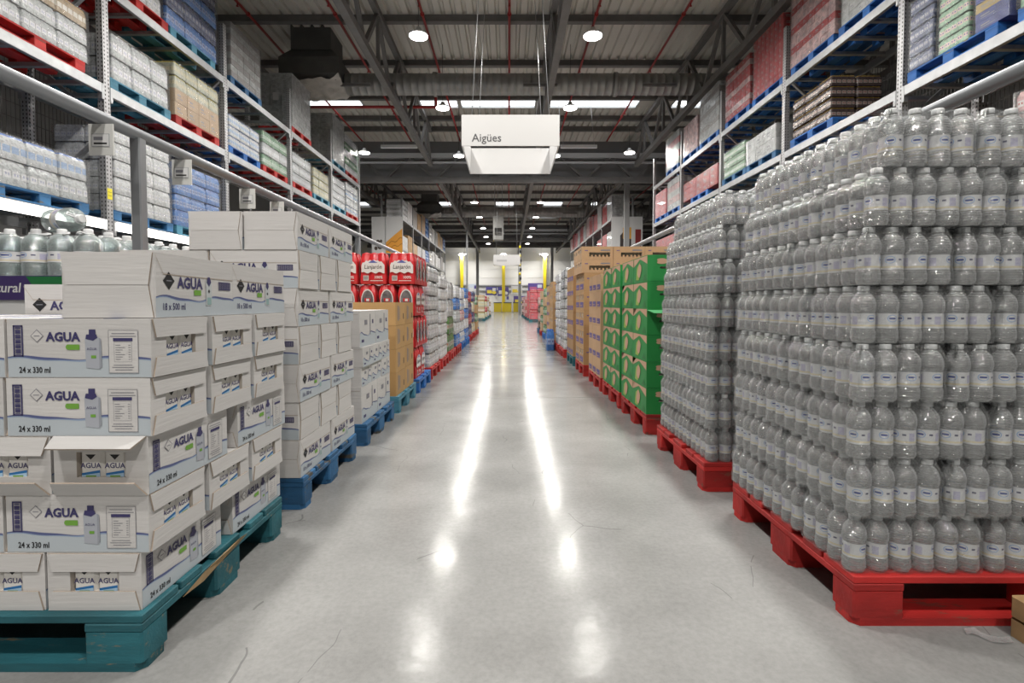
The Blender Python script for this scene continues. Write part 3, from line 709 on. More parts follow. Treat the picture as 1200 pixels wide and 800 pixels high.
def merge(meshes, name):
    """join (mesh, location, rz) triples into one mesh"""
    bm = bmesh.new(); mats_ = []
    for me, loc, rz in meshes:
        M = Matrix.Translation(loc) @ Matrix.Rotation(rz, 4, 'Z'); n0 = len(bm.faces)
        off = []
        for m in me.materials:
            if m not in mats_: mats_.append(m)
            off.append(mats_.index(m))
        v0 = len(bm.verts); bm.from_mesh(me); bm.verts.ensure_lookup_table(); bm.faces.ensure_lookup_table()
        for v in bm.verts[v0:]: v.co = M @ v.co
        for f in bm.faces[n0:]: f.material_index = off[f.material_index]
    out = bpy.data.meshes.new(name); bm.to_mesh(out); bm.free()
    for m in mats_: out.materials.append(m)
    return out
def goods(kind, key, w, d, h, tiers, along, deep):
    """mesh of one package filling w x d x h / tiers"""
    ph = h / tiers
    if kind == 'pack':
        r = min(w / along, d / deep) / 2; pw, pd = w / along, d / deep
        # bottles per package from its size
        nb = .038 if ph < .26 else .045
        nx = max(2, round(pw / (2 * nb))); ny = max(2, round(pd / (2 * nb)))
        me = far_pack(nx, ny, nb, ph, key)
        return me, (pw / (nx * 2 * nb), pd / (ny * 2 * nb)), (pw, pd, ph)
    return carton_mesh(w / along, d / deep, ph, BX[key]), (1, 1), (w / along, d / deep, ph)
def load(x, y, z, w, d, h, tiers, along, deep, kind, keys, lab, group, rz=0.0, single=False, film=False, faces='all', name='wrapped_load', jit=.006, cat='pallet load'):
    """goods standing on a pallet as one wrapped load; w along local x (the face to the aisle is local -y)"""
    t = thing(name, lab, cat, (x, y, z), rz, group); lst = []
    for k in range(tiers):
        key = keys[k % len(keys)] if isinstance(keys, (list, tuple)) else keys
        kd = 'pack' if key in PK else 'box'
        me, (sx, sy), (pw, pd, ph) = goods(kd, key, w, d, h, tiers, along, deep)
        for i in range(along):
            for j in range(deep):
                if faces == 'outer' and 0 < j < deep - 1 and 0 < i < along - 1 and k < tiers - 1: continue
                lst.append((me, (-w / 2 + pw * (i + .5) + rnd.uniform(-jit, jit), -d / 2 + pd * (j + .5) + rnd.uniform(-jit, jit), k * ph), (sx, sy)))
    if single:
        part('packages', merge([(a, b, 0) for a, b, s in lst], 'packages'), t, kind='stuff')
    else:
        for a, b, s in lst:
            o = part('package', a, t, b); o.scale = (s[0], s[1], 1)
    if film: part('stretch_film', stretch_mesh(w + .02, d + .02, h, x * 3 + y), t, (0, 0, .0))
    return t
# ================================================================ what stands on the racks
def rack_load(side, y0, y1, z, h, tiers, keys, pal, lab, along=3, deep=2, film=True, depth=.8, single=None, plab=None):
    xf = XL if side < 0 else XR
    yc = (y0 + y1) / 2; w = y1 - y0
    x = xf + side * (.42 + .0); rz = R(90) if side < 0 else R(-90)     # local -y faces the aisle
    z += .003
    far = yc > 12.4 if single is None else single
    g = 'pallets on the rack beams'
    if pal: pallet(pal, x, yc, z, R(90), plab or '%s pallet under the %s' % ({'pale': 'pale blue', 'bright': 'bright blue'}.get(pal, pal), ' '.join(lab.split()[:10]).rstrip(',')), g, detail=yc < 12.4)
    load(x, yc, z + (PZ if pal is not None else 0), w - .06, depth, h, tiers, along, deep, None, keys, lab, 'wrapped loads on the racks', rz, single=far, film=film)
# --- carton side, lit lower level
rack_load(-1, 5.15, 6.4, ZL[0], .52, 2, ['clear', 'whiteblue'], 'blue', 'low film-wrapped load of clear bottles with blue caps', 3, 2)
rack_load(-1, 6.78, 7.95, ZL[0], 1.12, 5, 'white', 'blue', 'five-tier load of white shrink packs on the lit beam', 3, 2)
rack_load(-1, 8.0, 9.3, ZL[0], .98, 4, 'blue', 'pale', 'four-tier load of bright blue bottle packs on the lit beam', 3, 2)
rack_load(-1, 9.65, 10.9, ZL[0], .50, 2, ['clear'], 'blue', 'low load of clear packs behind the upper white cartons', 3, 2)
rack_load(-1, 11.0, 12.1, ZL[0], .35, 2, ['brown'], 'blue', 'low load of amber packs behind the price cards', 3, 2)
rack_load(-1, 12.5, 13.7, ZL[0], .7, 3, ['clear'], 'blue', 'load of clear packs on the lit beam, fourth rack bay', 3, 2)
rack_load(-1, 15.3, 16.5, ZL[0], .8, 3, ['white'], 'blue', 'load of white packs on the lit beam, last rack bay', 3, 2)
# --- carton side, middle level
rack_load(-1, 5.1, 6.45, ZL[1], .62, 3, ['clear', 'clear', 'brown'], 'red', 'torn film load of clear and amber bottles on the red pallet', 3, 2)
rack_load(-1, 6.78, 7.95, ZL[1], .60, 2, 'clear', 'pale', 'two-tier film load of clear bottles beside the yellow-topped bottles', 3, 2)
rack_load(-1, 8.05, 9.32, ZL[1], .82, 4, ['tan', 'tan', 'yellow', 'yellow'], 'red', 'tan cartons with yellow and green bottles on top', 4, 2)
rack_load(-1, 9.6, 10.8, ZL[1], .58, 3, 'whiteblue', 'bright', 'white and blue packs on the bright blue pallet', 3, 2)
rack_load(-1, 10.9, 12.15, ZL[1], .72, 3, ['green', 'clear', 'green'], 'red', 'green-tinted bottle packs on a red pallet', 3, 2)
rack_load(-1, 12.42, 13.6, ZL[1], .72, 3, 'clear', 'red', 'clear bottle packs on a red pallet, fourth bay of the lit rack', 3, 2)
rack_load(-1, 13.75, 14.95, ZL[1], .7, 3, 'yellow', 'pale', 'yellowish bottle packs leaning, fourth bay of the lit rack', 3, 2)
rack_load(-1, 15.25, 16.4, ZL[1], .85, 4, 'white', 'pale', 'white packs on a pale pallet, last bay of the lit rack', 3, 2)
rack_load(-1, 16.5, 17.75, ZL[1], .95, 4, ['whiteblue', 'white'], 'red', 'white and blue packs on a red pallet, last bay of the lit rack', 3, 2)
# --- carton side, upper level
rack_load(-1, 6.86, 7.84, ZL[2], .85, 3, ['white', 'brown', 'white'], 'red', 'white packs on a red pallet high beside the dark blue load', 3, 2)
rack_load(-1, 7.9, 9.3, ZL[2], 1.45, 5, ['blue', 'navy'], 'pale', 'tall dark blue bottle load on the top rack beam', 3, 2)
rack_load(-1, 9.7, 10.9, ZL[2], 1.0, 9, ['greybox', 'silver'], 'blue', 'dull grey wrapped cartons on the top beam below the roof', 5, 2, single=True)
rack_load(-1, 12.42, 13.6, ZL[2], 1.25, 10, 'silver', 'red', 'tall silver film-wrapped load with a white paper sheet', 4, 3, single=True)
rack_load(-1, 15.25, 16.35, ZL[2], 1.35, 7, 'silver', 'pale', 'tall silver wrapped load over the last rack bay', 3, 2)
rack_load(-1, 16.45, 17.75, ZL[2], 1.15, 5, ['white', 'green'], 'red', 'white and green packs on a red pallet at the top rack end', 3, 2)
part('paper_sheet', MB().box(-.07, .07, -.004, 0, 0, .18, white).mesh('paper_sheet'), None, (XL - .4, 12.42, ZL[2] + .75))
tag(bpy.data.objects['paper_sheet'], 'white paper sheet stuck on the tall silver film-wrapped load', 'paper')
# --- bottle side, middle level
rack_load(1, 3.95, 5.2, ZR[1], .75, 3, ['mixed', 'white'], 'bright', 'grey-green can packs next to the orange-striped blue cartons', 3, 2)
rack_load(1, 5.24, 5.68, ZR[1], .80, 8, ['bluebox', 'bluebox', 'yellowtray'], '', 'blue cartons with orange stripes on the blue pallet', 1, 2, single=False)
rack_load(1, 5.70, 6.16, ZR[1], .95, 6, ['mixed'], '', 'green and pink can packs on the blue pallet', 1, 2, single=False)
rack_load(1, 6.18, 6.60, ZR[1], .85, 5, ['navy'], '', 'dark purple can packs at the end of the blue pallet', 1, 2, single=False)
pallet('bright', XR + .42, 5.98, ZR[1] + .003, R(90), 'bright blue pallet under the dark purple and green can packs', 'pallets on the rack beams')
rack_load(1, 8.1, 9.25, ZR[1], .66, 4, ['dark'], 'bright', 'dark bottles with yellow caps in trays on a blue pallet', 3, 2, film=False)
rack_load(1, 9.75, 11.0, ZR[1], .5, 2, ['silver'], 'blue', 'pale wrapped cartons on the middle beam, third bay of the bottle rack', 3, 2)
rack_load(1, 11.05, 12.15, ZR[1], .6, 3, ['green'], 'blue', 'green bottle packs on the middle beam of the bottle rack', 3, 2)
rack_load(1, 12.45, 14.9, ZR[1], .5, 3, ['redbox'], 'bright', 'flat red wrapped cartons on the middle beam of the bottle rack', 5, 2, single=False)
rack_load(1, 15.25, 16.4, ZR[1], .9, 5, ['silver', 'whitered'], 'bright', 'silver and pink wrapped cartons in the last bay of the bottle rack', 3, 2)
rack_load(1, 16.5, 17.75, ZR[1], .8, 5, ['pinkbox'], 'bright', 'pinkish red cartons at the end of the bottle rack', 3, 2)
# --- bottle side, upper level
rack_load(1, 6.8, 7.95, ZR[2], 1.3, 11, 'silver', 'bright', 'white silver film-wrapped load beside the red and white load', 6, 2, single=True)
rack_load(1, 8.05, 9.35, ZR[2], 1.25, 11, ['whitered', 'whitered', 'redbox'], 'bright', 'red and white film-wrapped cartons with a red end', 7, 3, single=True)
rack_load(1, 9.55, 10.75, ZR[2], 1.15, 10, 'redbox', 'bright', 'deep red film-wrapped carton load facing the duct', 7, 3, single=True)
rack_load(1, 10.85, 12.1, ZR[2], 1.05, 9, ['redbox', 'whitered', 'redbox'], 'bright', 'red and pale film-wrapped cartons in the third top bay', 6, 3, single=True)
rack_load(1, 12.42, 13.7, ZR[2], 1.15, 10, ['silver', 'silver', 'greybox'], 'bright', 'silver film-wrapped load with a dark end on the top beam', 6, 3)
rack_load(1, 13.8, 14.95, ZR[2], .85, 5, 'whitered', 'bright', 'pale pink film-wrapped load on the top beam', 4, 2)
rack_load(1, 15.3, 16.6, ZR[2], 1.0, 5, ['silver', 'pinkbox'], 'bright', 'white tiers with red edges on the top beam end', 4, 2)
# --- bottle side, low level seen over the bottle stack
rack_load(1, 4.0, 5.2, ZR[0], .85, 4, 'pink', 'bright', 'pinkish red bottle packs on the low beam over the bottle stack', 3, 2)
rack_load(1, 5.35, 6.55, ZR[0], .72, 4, ['yellow', 'dark'], 'bright', 'yellow-topped packs on the low beam behind the guard rail', 3, 2)
rack_load(1, 6.9, 8.1, ZR[0], .7, 3, ['red', 'white'], 'bright', 'red and white packs on the low beam, second bay of the bottle rack', 3, 2)
rack_load(1, 12.4, 14.6, ZR[0], .9, 4, ['white', 'green'], 'bright', 'white and green packs on the low beam of the bottle rack', 4, 2)
rack_load(1, 15.3, 17.6, ZR[0], .9, 4, ['pinkbox'], 'bright', 'pink cartons on the low beam of the bottle rack end', 4, 2)
# --- second row of racks: one load per pallet place, in the far distance
far_keys = [['greybox', 'kraft', 'tan', 'blue', 'white', 'whitebox'], ['silver', 'pinkbox', 'redbox', 'whitered', 'silver', 'redbox']]
words = ['first', 'second', 'third', 'fourth', 'fifth', 'sixth']
kw = {'greybox': 'grey', 'kraft': 'brown', 'tan': 'tan', 'blue': 'blue', 'white': 'white', 'whitebox': 'white', 'silver': 'silver', 'pinkbox': 'pink', 'redbox': 'red', 'whitered': 'pale pink', 'clear': 'clear'}
for side, ks in ((-1, far_keys[0]), (1, far_keys[1])):
    for b_ in range(6):
        for q in range(2):
            for lv, z_ in enumerate((2.3, 3.55, 5.1)):
                if lv == 0 and side > 0: continue
                key = ks[(b_ * 2 + q + lv * 5) % len(ks)] if lv == 2 else ('whitebox' if side < 0 else 'silver') if (b_ + q + lv) % 2 else ks[(b_ + lv) % 6]
                y0 = 25.25 + b_ * 2.8 + q * 1.3
                rack_load(side, y0, y0 + 1.22, z_, (rnd.uniform(.85, 1.2) if lv == 2 else rnd.uniform(.6, .95)), 4, key, None,
                          'distant %s load, %s bay %s place of the %s-picture rack, %s beam' % (kw[key], words[b_], ('front', 'rear')[q], 'orange' if side < 0 else 'bottle', ('low', 'middle', 'top')[lv]), 3, 1, film=False, single=True)
# guard rails with posts and price cards
rail_m = mat('grey rail paint', (.25, .26, .275), .4, .35)
def rail(side, y0, y1, posts, lab):
    x = side * 2.5; z = 2.06
    t = thing('guard_rail', lab, 'rail', (0, 0, 0))
    part('tube', MB().tube([(x, y0, z), (x, y1, z)], .04, rail_m, 14).mesh('tube'), t)
    for y in posts:
        p = part('post', MB().cbox(-.035, .035, -.035, .035, 0, z - .03, rail_m, .008).mesh('post'), t, (x, y, 0))
        part('foot_plate', MB().cbox(-.08, .08, -.08, .08, 0, .01, rail_m, .01).mesh('foot_plate'), p)
    return t
rail(-1, .6, 14.2, (3.52, 8.6, 13.9), 'grey tubular rail on posts behind the white cartons')
rail(1, .6, 14.2, (5.9, 11.0, 13.9), 'grey tubular rail on posts behind the clear bottle stacks')
card_m = mat('price card', (.62, .62, .60), .4); card_g = mat('price card window', (.36, .37, .38), .3)
for i, (y, w) in enumerate(((3.2, 'beside the rail post'), (3.98, 'in front of the blue bottle load'), (4.97, 'above the upper white cartons'), (5.6, 'past the upper white cartons'))):
    t = thing('price_card', 'white plastic price card hanging from the grey rail %s' % w, 'price card', (-2.5, y, 2.02), 0, 'price cards on the rail')
    part('card', MB().box(-.07, .08, -.004, .004, -.19, 0, card_m).mesh('card'), t); part('frame_window', MB().box(-.05, .06, -.007, -.004, -.14, -.06, card_g).box(-.045, .055, -.009, -.007, -.135, -.065, white).mesh('frame_window'), t)
    part('digits', MB().box(-.035, .045, -.010, -.009, -.125, -.115, black).box(-.035, .02, -.010, -.009, -.10, -.08, grey_ink).mesh('digits'), t)
# ================================================================ white water cartons (printed boxes)
box_w = mat('white corrugated board', (.60, .585, .575), .62, var=.04, scale=3, rand=.05, bump=.12, bscale=8, stretch=(1, 1, 14))
box_in = mat('board inside', (.50, .45, .40), .7)
edge_m = mat('board cut edge', (.40, .33, .27), .8)
tint = mat('pale blue print', (.47, .52, .56), .6)
wave_d = mat('dark wave print', (.10, .12, .26), .55); wave_l = mat('light wave print', (.28, .36, .52), .55)
lime = mat('green print', (.16, .36, .05), .55); carton_grey = mat('carton picture', (.40, .42, .47), .5); teal_pr = mat('teal print', (.28, .42, .42), .5)
def wave(b, P, x0, x1, y, amp, k):
    pts = [(x0 + (x1 - x0) * i / 28, y + amp * (math.sin(i / 28 * 9.5 + .6) + .35 * math.sin(i / 28 * 21))) for i in range(29)]
    b.poly([P(x0, .0015, k - .5), P(x1, .0015, k - .5)] + [P(x, yy, k - .5) for x, yy in reversed(pts)], tint)
    b.ribbon(P, [(x, yy - .002) for x, yy in pts], lambda t: .0035 + .003 * abs(math.sin(t * 7)), wave_l, k)
    b.ribbon(P, pts, lambda t: .0012 + .0052 * abs(math.sin(t * 5.2 + .4)) ** 2, wave_d, k + .5)
def diamond(b, P, cx, cy_, r, m, solid, k=2):
    o = [P(cx - r, cy_, k), P(cx, cy_ - r, k), P(cx + r, cy_, k), P(cx, cy_ + r, k)]
    b.poly(o, m)
    if not solid:
        r *= .86; b.poly([P(cx - r, cy_, k + .6), P(cx, cy_ - r, k + .6), P(cx + r, cy_, k + .6), P(cx, cy_ + r, k + .6)], box_w)
        b.rect(P, cx - r * .5, cx + r * .5, cy_ - r * .07, cy_ + r * .07, grey_ink, k + 1)
    else: b.rect(P, cx - r * .45, cx + r * .45, cy_ - r * .06, cy_ + r * .06, grey_ink, k + 1)
def print24(L, H, y):
    b = MB(); P = b.frame((-L / 2, y, 0), (1, 0, 0), (0, 0, 1), (0, -1, 0), .0005)
    X = lambda f: f * L; Y = lambda f: f * H
    wave(b, P, .001, L - .001, Y(.33), .004, 1.5)
    b.outline(P, X(.045), X(.113), Y(.36), Y(.89), .0035, navy, 3)
    for i in range(17): yy = Y(.39) + i * (Y(.86) - Y(.39)) / 17; b.rect(P, X(.06), X(.098), yy, yy + (.0035 if i % 3 else .002), navy, 3)
    diamond(b, P, X(.21), Y(.71), .0165, grey_ink, False)
    b.text(P, 'AGUA', X(.275), Y(.625), .0305, navy, k=2.5, bold=.04, sx=.98)
    b.rect(P, X(.425), X(.504), Y(.473), Y(.564), lime, 2.5); b.poly([P(X(.425) + .006 * math.cos(q), Y(.52) + .0068 * math.sin(q), 2.6) for q in [R(90 + 18 * i) for i in range(11)]], lime)
    b.text(P, '24 x 330 ml', X(.08), Y(.085), .0205, black, k=2.5, bold=.022, sx=.80)
    # picture of one carton
    b.poly([P(X(.548), Y(.17), 3), P(X(.64), Y(.145), 3), P(X(.64), Y(.68), 3), P(X(.62), Y(.72), 3), P(X(.55), Y(.72), 3), P(X(.543), Y(.66), 3)], carton_grey)
    b.poly([P(X(.64), Y(.145), 3), P(X(.66), Y(.19), 3), P(X(.655), Y(.66), 3), P(X(.64), Y(.68), 3)], mat('carton picture side', (.30, .32, .36), .5))
    b.rect(P, X(.572), X(.618), Y(.70), Y(.82), navy, 3); b.poly([P(X(.549), Y(.66), 4), P(X(.60), Y(.63), 4), P(X(.632), Y(.68), 4), P(X(.625), Y(.735), 4), P(X(.555), Y(.735), 4)], navy)
    b.text(P, 'AGUA', X(.556), Y(.47), .009, navy, k=4); b.rect(P, X(.585), X(.62), Y(.33), Y(.38), lime, 4)
    b.rect(P, X(.707), X(.913), Y(.08), Y(.81), box_w, 3); b.outline(P, X(.707), X(.913), Y(.08), Y(.81), .0009, grey_ink, 4)
    b.rect(P, X(.74), X(.875), Y(.62), Y(.675), navy, 4); b.outline(P, X(.745), X(.868), Y(.27), Y(.61), .0006, grey_ink, 4)
    for i in range(7): yy = Y(.31) + i * Y(.04); b.rect(P, X(.755), X(.79 + .03 * ((i * 7) % 3) / 2), yy, yy + .0013, grey_ink, 4); b.rect(P, X(.845), X(.86), yy, yy + .0013, grey_ink, 4)
    for i, (a, c) in enumerate(((.72, .90), (.73, .89))): b.rect(P, X(a), X(c), Y(.70 + .045 * i), Y(.712 + .045 * i), grey_ink, 4)
    for i, (a, c) in enumerate(((.75, .87), (.73, .88), (.74, .87))): b.rect(P, X(a), X(c), Y(.13 + .04 * i), Y(.141 + .04 * i), grey_ink, 4)
    return b.mesh('printed_panel')
def print18(L, H, y):
    b = MB(); P = b.frame((-L / 2, y, 0), (1, 0, 0), (0, 0, 1), (0, -1, 0), .0005)
    X = lambda f: f * L; Y = lambda f: f * H
    wave(b, P, .001, L - .001, Y(.30), .006, 1.5)
    diamond(b, P, X(.14), Y(.58), .024, black, True)
    b.text(P, 'AGUA', X(.235), Y(.475), .042, navy, k=2.5, bold=.035, sx=1.0)
    b.rect(P, X(.43), X(.52), Y(.36), Y(.45), lime, 2.5)
    b.text(P, '18 x 500 ml', X(.065), Y(.12), .026, navy, k=2.5, bold=.012, sx=.80)
    b.poly([P(X(.585), Y(.18), 3), P(X(.665), Y(.18), 3), P(X(.665), Y(.58), 3), P(X(.65), Y(.64), 3), P(X(.595), Y(.64), 3), P(X(.585), Y(.58), 3)], mat('carton picture pale', (.52, .55, .56), .5))
    b.rect(P, X(.6), X(.655), Y(.20), Y(.33), teal_pr, 4); b.poly([P(X(.595), Y(.6), 4), P(X(.625), Y(.52), 4), P(X(.655), Y(.6), 4), P(X(.64), Y(.69), 4), P(X(.61), Y(.69), 4)], navy)
    diamond(b, P, X(.625), Y(.44), .006, black, True, 4)
    b.outline(P, X(.765), X(.945), Y(.47), Y(.62), .003, navy, 3)
    for i in range(22): xx = X(.78) + i * (X(.935) - X(.78)) / 22; b.rect(P, xx, xx + (.0015 if i % 3 else .0025), Y(.49), Y(.60), navy, 3)
    # cut line of the lid
    b.ribbon(P, [(X(.0), Y(.97)), (X(.085), Y(.68)), (X(.3), Y(.675)), (X(.99), Y(.665))], lambda t: .0022, edge_m, 2)
    return b.mesh('printed_panel')
def end_flap(W_, hh, slant, up, t=.004):
    """trapezoid flap hinged along local x at z = 0, hanging in -z (up False) or standing in +z"""
    s_ = 1 if up else -1; b = MB()
    a = [(-W_ / 2, 0), (W_ / 2, 0), (W_ / 2 - slant, s_ * hh), (-W_ / 2 + slant, s_ * hh)]
    k = b.add([(x, -t, z) for x, z in a] + [(x, 0, z) for x, z in a])
    b.face((k, k + 1, k + 2, k + 3) if up else (k + 3, k + 2, k + 1, k), box_w); b.face((k + 7, k + 6, k + 5, k + 4) if up else (k + 4, k + 5, k + 6, k + 7), box_in)
    for i in range(4): j = (i + 1) % 4; b.face((k + i, k + 4 + i, k + 4 + j, k + j) if up else (k + j, k + 4 + j, k + 4 + i, k + i), edge_m)
    return b.mesh('flap')
def small_carton(w, h):
    """one drink carton seen in the window; faces -y"""
    b = MB().cbox(-w / 2, w / 2, -w / 2, w / 2, 0, h, mat('drink carton white', (.72, .70, .67), .4), .008)
    P = b.frame((0, -w / 2, 0), (1, 0, 0), (0, 0, 1), (0, -1, 0), .0006)
    b.text(P, 'AGUA', 0, h * .44, .0185, navy, 'CENTER', bold=.02)
    b.poly([P(-.013, h * .70), P(.0, h * .60), P(.013, h * .70)], black)
    blue_ = mat('strong blue print', (.02, .16, .42), .5); pale_ = mat('sky blue print', (.42, .60, .78), .5)
    b.poly([P(-w / 2 + .007, h * .22), P(w / 2 - .007, h * .22), P(w / 2 - .007, h * .40), P(-w / 2 + .007, h * .34)], blue_)
    b.poly([P(-w / 2 + .007, h * .12, 2), P(w / 2 - .007, h * .12, 2), P(w / 2 - .007, h * .35, 2), P(-w / 2 + .007, h * .30, 2)], pale_)
    b.rect(P, -.012, .014, h * .22, h * .30, lime, 3)
    return b.mesh('drink_carton')
B24 = dict(L=.36, W=.238, H=.147); B18 = dict(L=.388, W=.236, H=.168)
def body24():
    L, W_, H = B24['L'] / 2, B24['W'] / 2, B24['H']; b = MB(); d = .030; wy = .062; z0, z1 = .044, .108
    b.box(-L, L, -W_, W_, 0, H, box_w, skip='lr')
    for s in (-1, 1):
        x = s * L; xi = s * (L - d)
        def q(pts, m): b.poly(pts if s > 0 else pts[::-1], m)
        q([(x, -W_, 0), (x, W_, 0), (x, W_, z0), (x, -W_, z0)], box_w); q([(x, -W_, z1), (x, W_, z1), (x, W_, H), (x, -W_, H)], box_w)
        q([(x, -W_, z0), (x, -wy, z0), (x, -wy, z1), (x, -W_, z1)], box_w); q([(x, wy, z0), (x, W_, z0), (x, W_, z1), (x, wy, z1)], box_w)
        xj = s * (L - d - .05)
        q([(xj, -wy, z0), (xj, wy, z0), (xj, wy, z1), (xj, -wy, z1)], box_in)
        q([(x, -wy, z0), (xj, -wy, z0), (xj, -wy, z1), (x, -wy, z1)], box_in); q([(xj, wy, z0), (x, wy, z0), (x, wy, z1), (xj, wy, z1)], box_in)
        q([(x, -wy, z0), (x, wy, z0), (xj, wy, z0), (xj, -wy, z0)], box_in); q([(x, -wy, z1), (xj, -wy, z1), (xj, wy, z1), (x, wy, z1)], box_in)
        # navy stripes on the lid
    for xx in (-.10, .06): b.box(xx, xx + .035, -W_ * .98, W_ * .98, H, H + .0006, wave_d)
    return b.mesh('box_body')
BODY24 = body24()
b18 = MB().cbox(-B18['L'] / 2, B18['L'] / 2, -B18['W'] / 2, B18['W'] / 2, 0, B18['H'], box_w, .004); BODY18 = b18.mesh('box_body')
PR24 = print24(B24['L'], B24['H'], -B24['W'] / 2); PR18 = print18(B18['L'], B18['H'], -B18['W'] / 2)
FT24 = end_flap(B24['W'] - .006, .046, .012, False); FB24 = end_flap(B24['W'] - .006, .048, .012, True)
FT18 = end_flap(B18['W'] - .006, B18['H'] * .49, .012, False); FB18 = end_flap(B18['W'] - .006, B18['H'] * .49, .012, True)
DC = small_carton(.060, .132)
def carton_box(kind, x, y, z, rz, end, lab, group, lift=0.0, drop=0.0, flaps=True):
    """end: which local end (+1 / -1) shows its flaps"""
    D = B24 if kind == 24 else B18
    t = thing('carton_box', lab, 'carton box', (x, y, z), rz, group)
    part('box_body', BODY24 if kind == 24 else BODY18, t); part('printed_panel', PR24 if kind == 24 else PR18, t)
    if flaps:
        ang = R(90) * end     # turn the flap's -y face outwards to the end
        ft, fb = (FT24, FB24) if kind == 24 else (FT18, FB18)
        h = part('flap', ft, t, (end * (D['L'] / 2 + .0005), 0, D['H'] - .001)); h.rotation_euler = (0, 0, ang)
        h.rotation_mode = 'XYZ'; h.rotation_euler = (R(-lift) , 0, ang)
        k = part('flap', fb, t, (end * (D['L'] / 2 + .0005), 0, .001)); k.rotation_euler = (R(drop), 0, ang)
        if kind == 24:
            for yy in (-.0305, .0305): part('drink_carton', DC, t, (end * (D['L'] / 2 - .036), yy, .008), (0, 0, ang))
    return t
def stack_boxes(x0, y0, layers, where, kinds):
    """x0 = aisle-side edge (boxes go to -x), y0 = face to the camera; layers: list of (kind, pattern)"""
    z = PZ
    for li, (kind, pat, skip) in enumerate(layers):
        D = B24 if kind == 24 else B18; L, W_, H = D['L'], D['W'], D['H']
        jx = kinds[li] if kinds else rnd.uniform(-.006, .006)
        size = 'small' if kind == 24 else 'tall'
        if pat == 'A':     # long printed side to the aisle, flap end to the camera
            gap = .80 - 2 * L
            for j in range(2):
                for i in range(5):
                    if j == 1 and i > 0: continue
                    if i >= 4: continue
                    if (i, j) in skip: continue
                    lab = 'white %s water-carton box, %s %s layer, %s' % (size, where, ORD[li], ('corner, printed side to the aisle' if i == 0 and j == 0 else 'behind corner box, printed side to aisle' if i == 0 else 'flap end out, %s from the corner' % ORD[i]))
                    lf = skip.get('lift', {}).get((i, j), 0) if isinstance(skip, dict) else 0
                    carton_box(kind, x0 - W_ / 2 - i * (W_ + .006) + jx + rnd.uniform(-.001, .001), y0 + L / 2 + j * (L + max(.0, min(gap, .07))), z, R(90) + rnd.uniform(-.004, .004), -1, lab, 'white boxes on the %s' % where, lf, 35 if lf else 0)
        else:              # long printed side to the camera, flap ends to the aisle
            for j in range(3):
                for i in range(3):
                    if j > 0 and i > 0 and li < len(layers) - 2: continue
                    if (i, j) in skip: continue
                    lab = 'white %s water-carton box, %s %s layer, %s' % (size, where, ORD[li], ('flap end to the aisle, ' + ('corner', 'middle', 'rear')[j]) if i == 0 else 'printed front, %s from the corner' % ORD[i] if j == 0 else '%s inside, %s row' % (ORD[i], ORD[j]))
                    lf = skip.get('lift', {}).get((i, j), 0) if isinstance(skip, dict) else 0
                    carton_box(kind, x0 - L / 2 - i * (L + .008) + jx + rnd.uniform(-.001, .001), y0 + W_ / 2 + j * (W_ + .024), z, rnd.uniform(-.004, .004), 1, lab, 'white boxes on the %s' % where, lf, 0)
        z += H + .001
    return z
LG = 'pallets along the carton side of the aisle'
P1X, P1Y = -.925, 1.275
TEAL = pallet('teal', P1X - .59, P1Y + .385, 0, 0, 'teal wooden pallet with splintered edge under small water cartons', LG)
z1 = stack_boxes(P1X - .005, P1Y + .01, [(24, 'A', {}), (24, 'B', {}), (24, 'A', {'lift': {(1, 0): 8, (0, 0): 62}}), (24, 'B', {(1, 1): 1, (2, 1): 1, (1, 2): 1, (2, 2): 1}), (24, 'B', {(1, 2): 1, (2, 2): 1})], 'teal pallet', [0, .022, .024, .034, .040])
# top layer of taller boxes
for (dx, dy, rz_, en, lb) in ((-.098, .235, R(90) + .02, -1, 'flap end out, corner'), (-.108, .634, R(90) - .01, -1, 'behind the corner one')):
    carton_box(18, P1X + dx, P1Y + dy, z1, rz_, en, 'white tall water-carton box atop the teal pallet stack, %s' % lb, 'tall boxes on the teal pallet')
# splintered strip on the pallet edge
sp = MB(); wood_raw = mat('raw splintered wood', (.42, .29, .15), .8, var=.3, scale=20)
k = sp.add([(0, 0, .0), (.004, .10, .022), (.012, .22, .03), (.010, .30, .036), (0, .36, .02), (0, .30, .012), (0, .2, .004), (0, .1, -.008)])
sp.face(tuple(range(k, k + 8)), wood_raw)
part('splinter', sp.mesh('splinter'), TEAL, (.601, -.24, .098), label='raw broken wood')
# second pallet: seven layers of tall boxes
P2X, P2Y = -.925, 2.27
pallet('blue', P2X - .59, P2Y + .41, 0, 0, 'blue wooden pallet with dark dirty blocks under tall water cartons', LG)
A = lambda d=None: (18, 'A', d or {}); B_ = lambda d=None: (18, 'B', d or {})
stack_boxes(P2X - .005, P2Y + .01, [A(), B_(), A(), B_(), A(), B_({(2, 0): 1, (1, 1): 1, (2, 1): 1, (1, 2): 1, (2, 2): 1}), A({(2, 0): 1, (3, 0): 1})], 'blue pallet', None)
# a box standing lower behind the first stack
zb = PZ
for ki, kd in enumerate((18, 18, 18, 18, 18)):
    D = B24 if kd == 24 else B18
    carton_box(kd, -1.50, 1.925, zb, 0.03, 1, 'white water-carton box, %s of the loose column behind the teal pallet stack' % ORD[ki], 'loose column of white boxes'); zb += D['H'] + .001
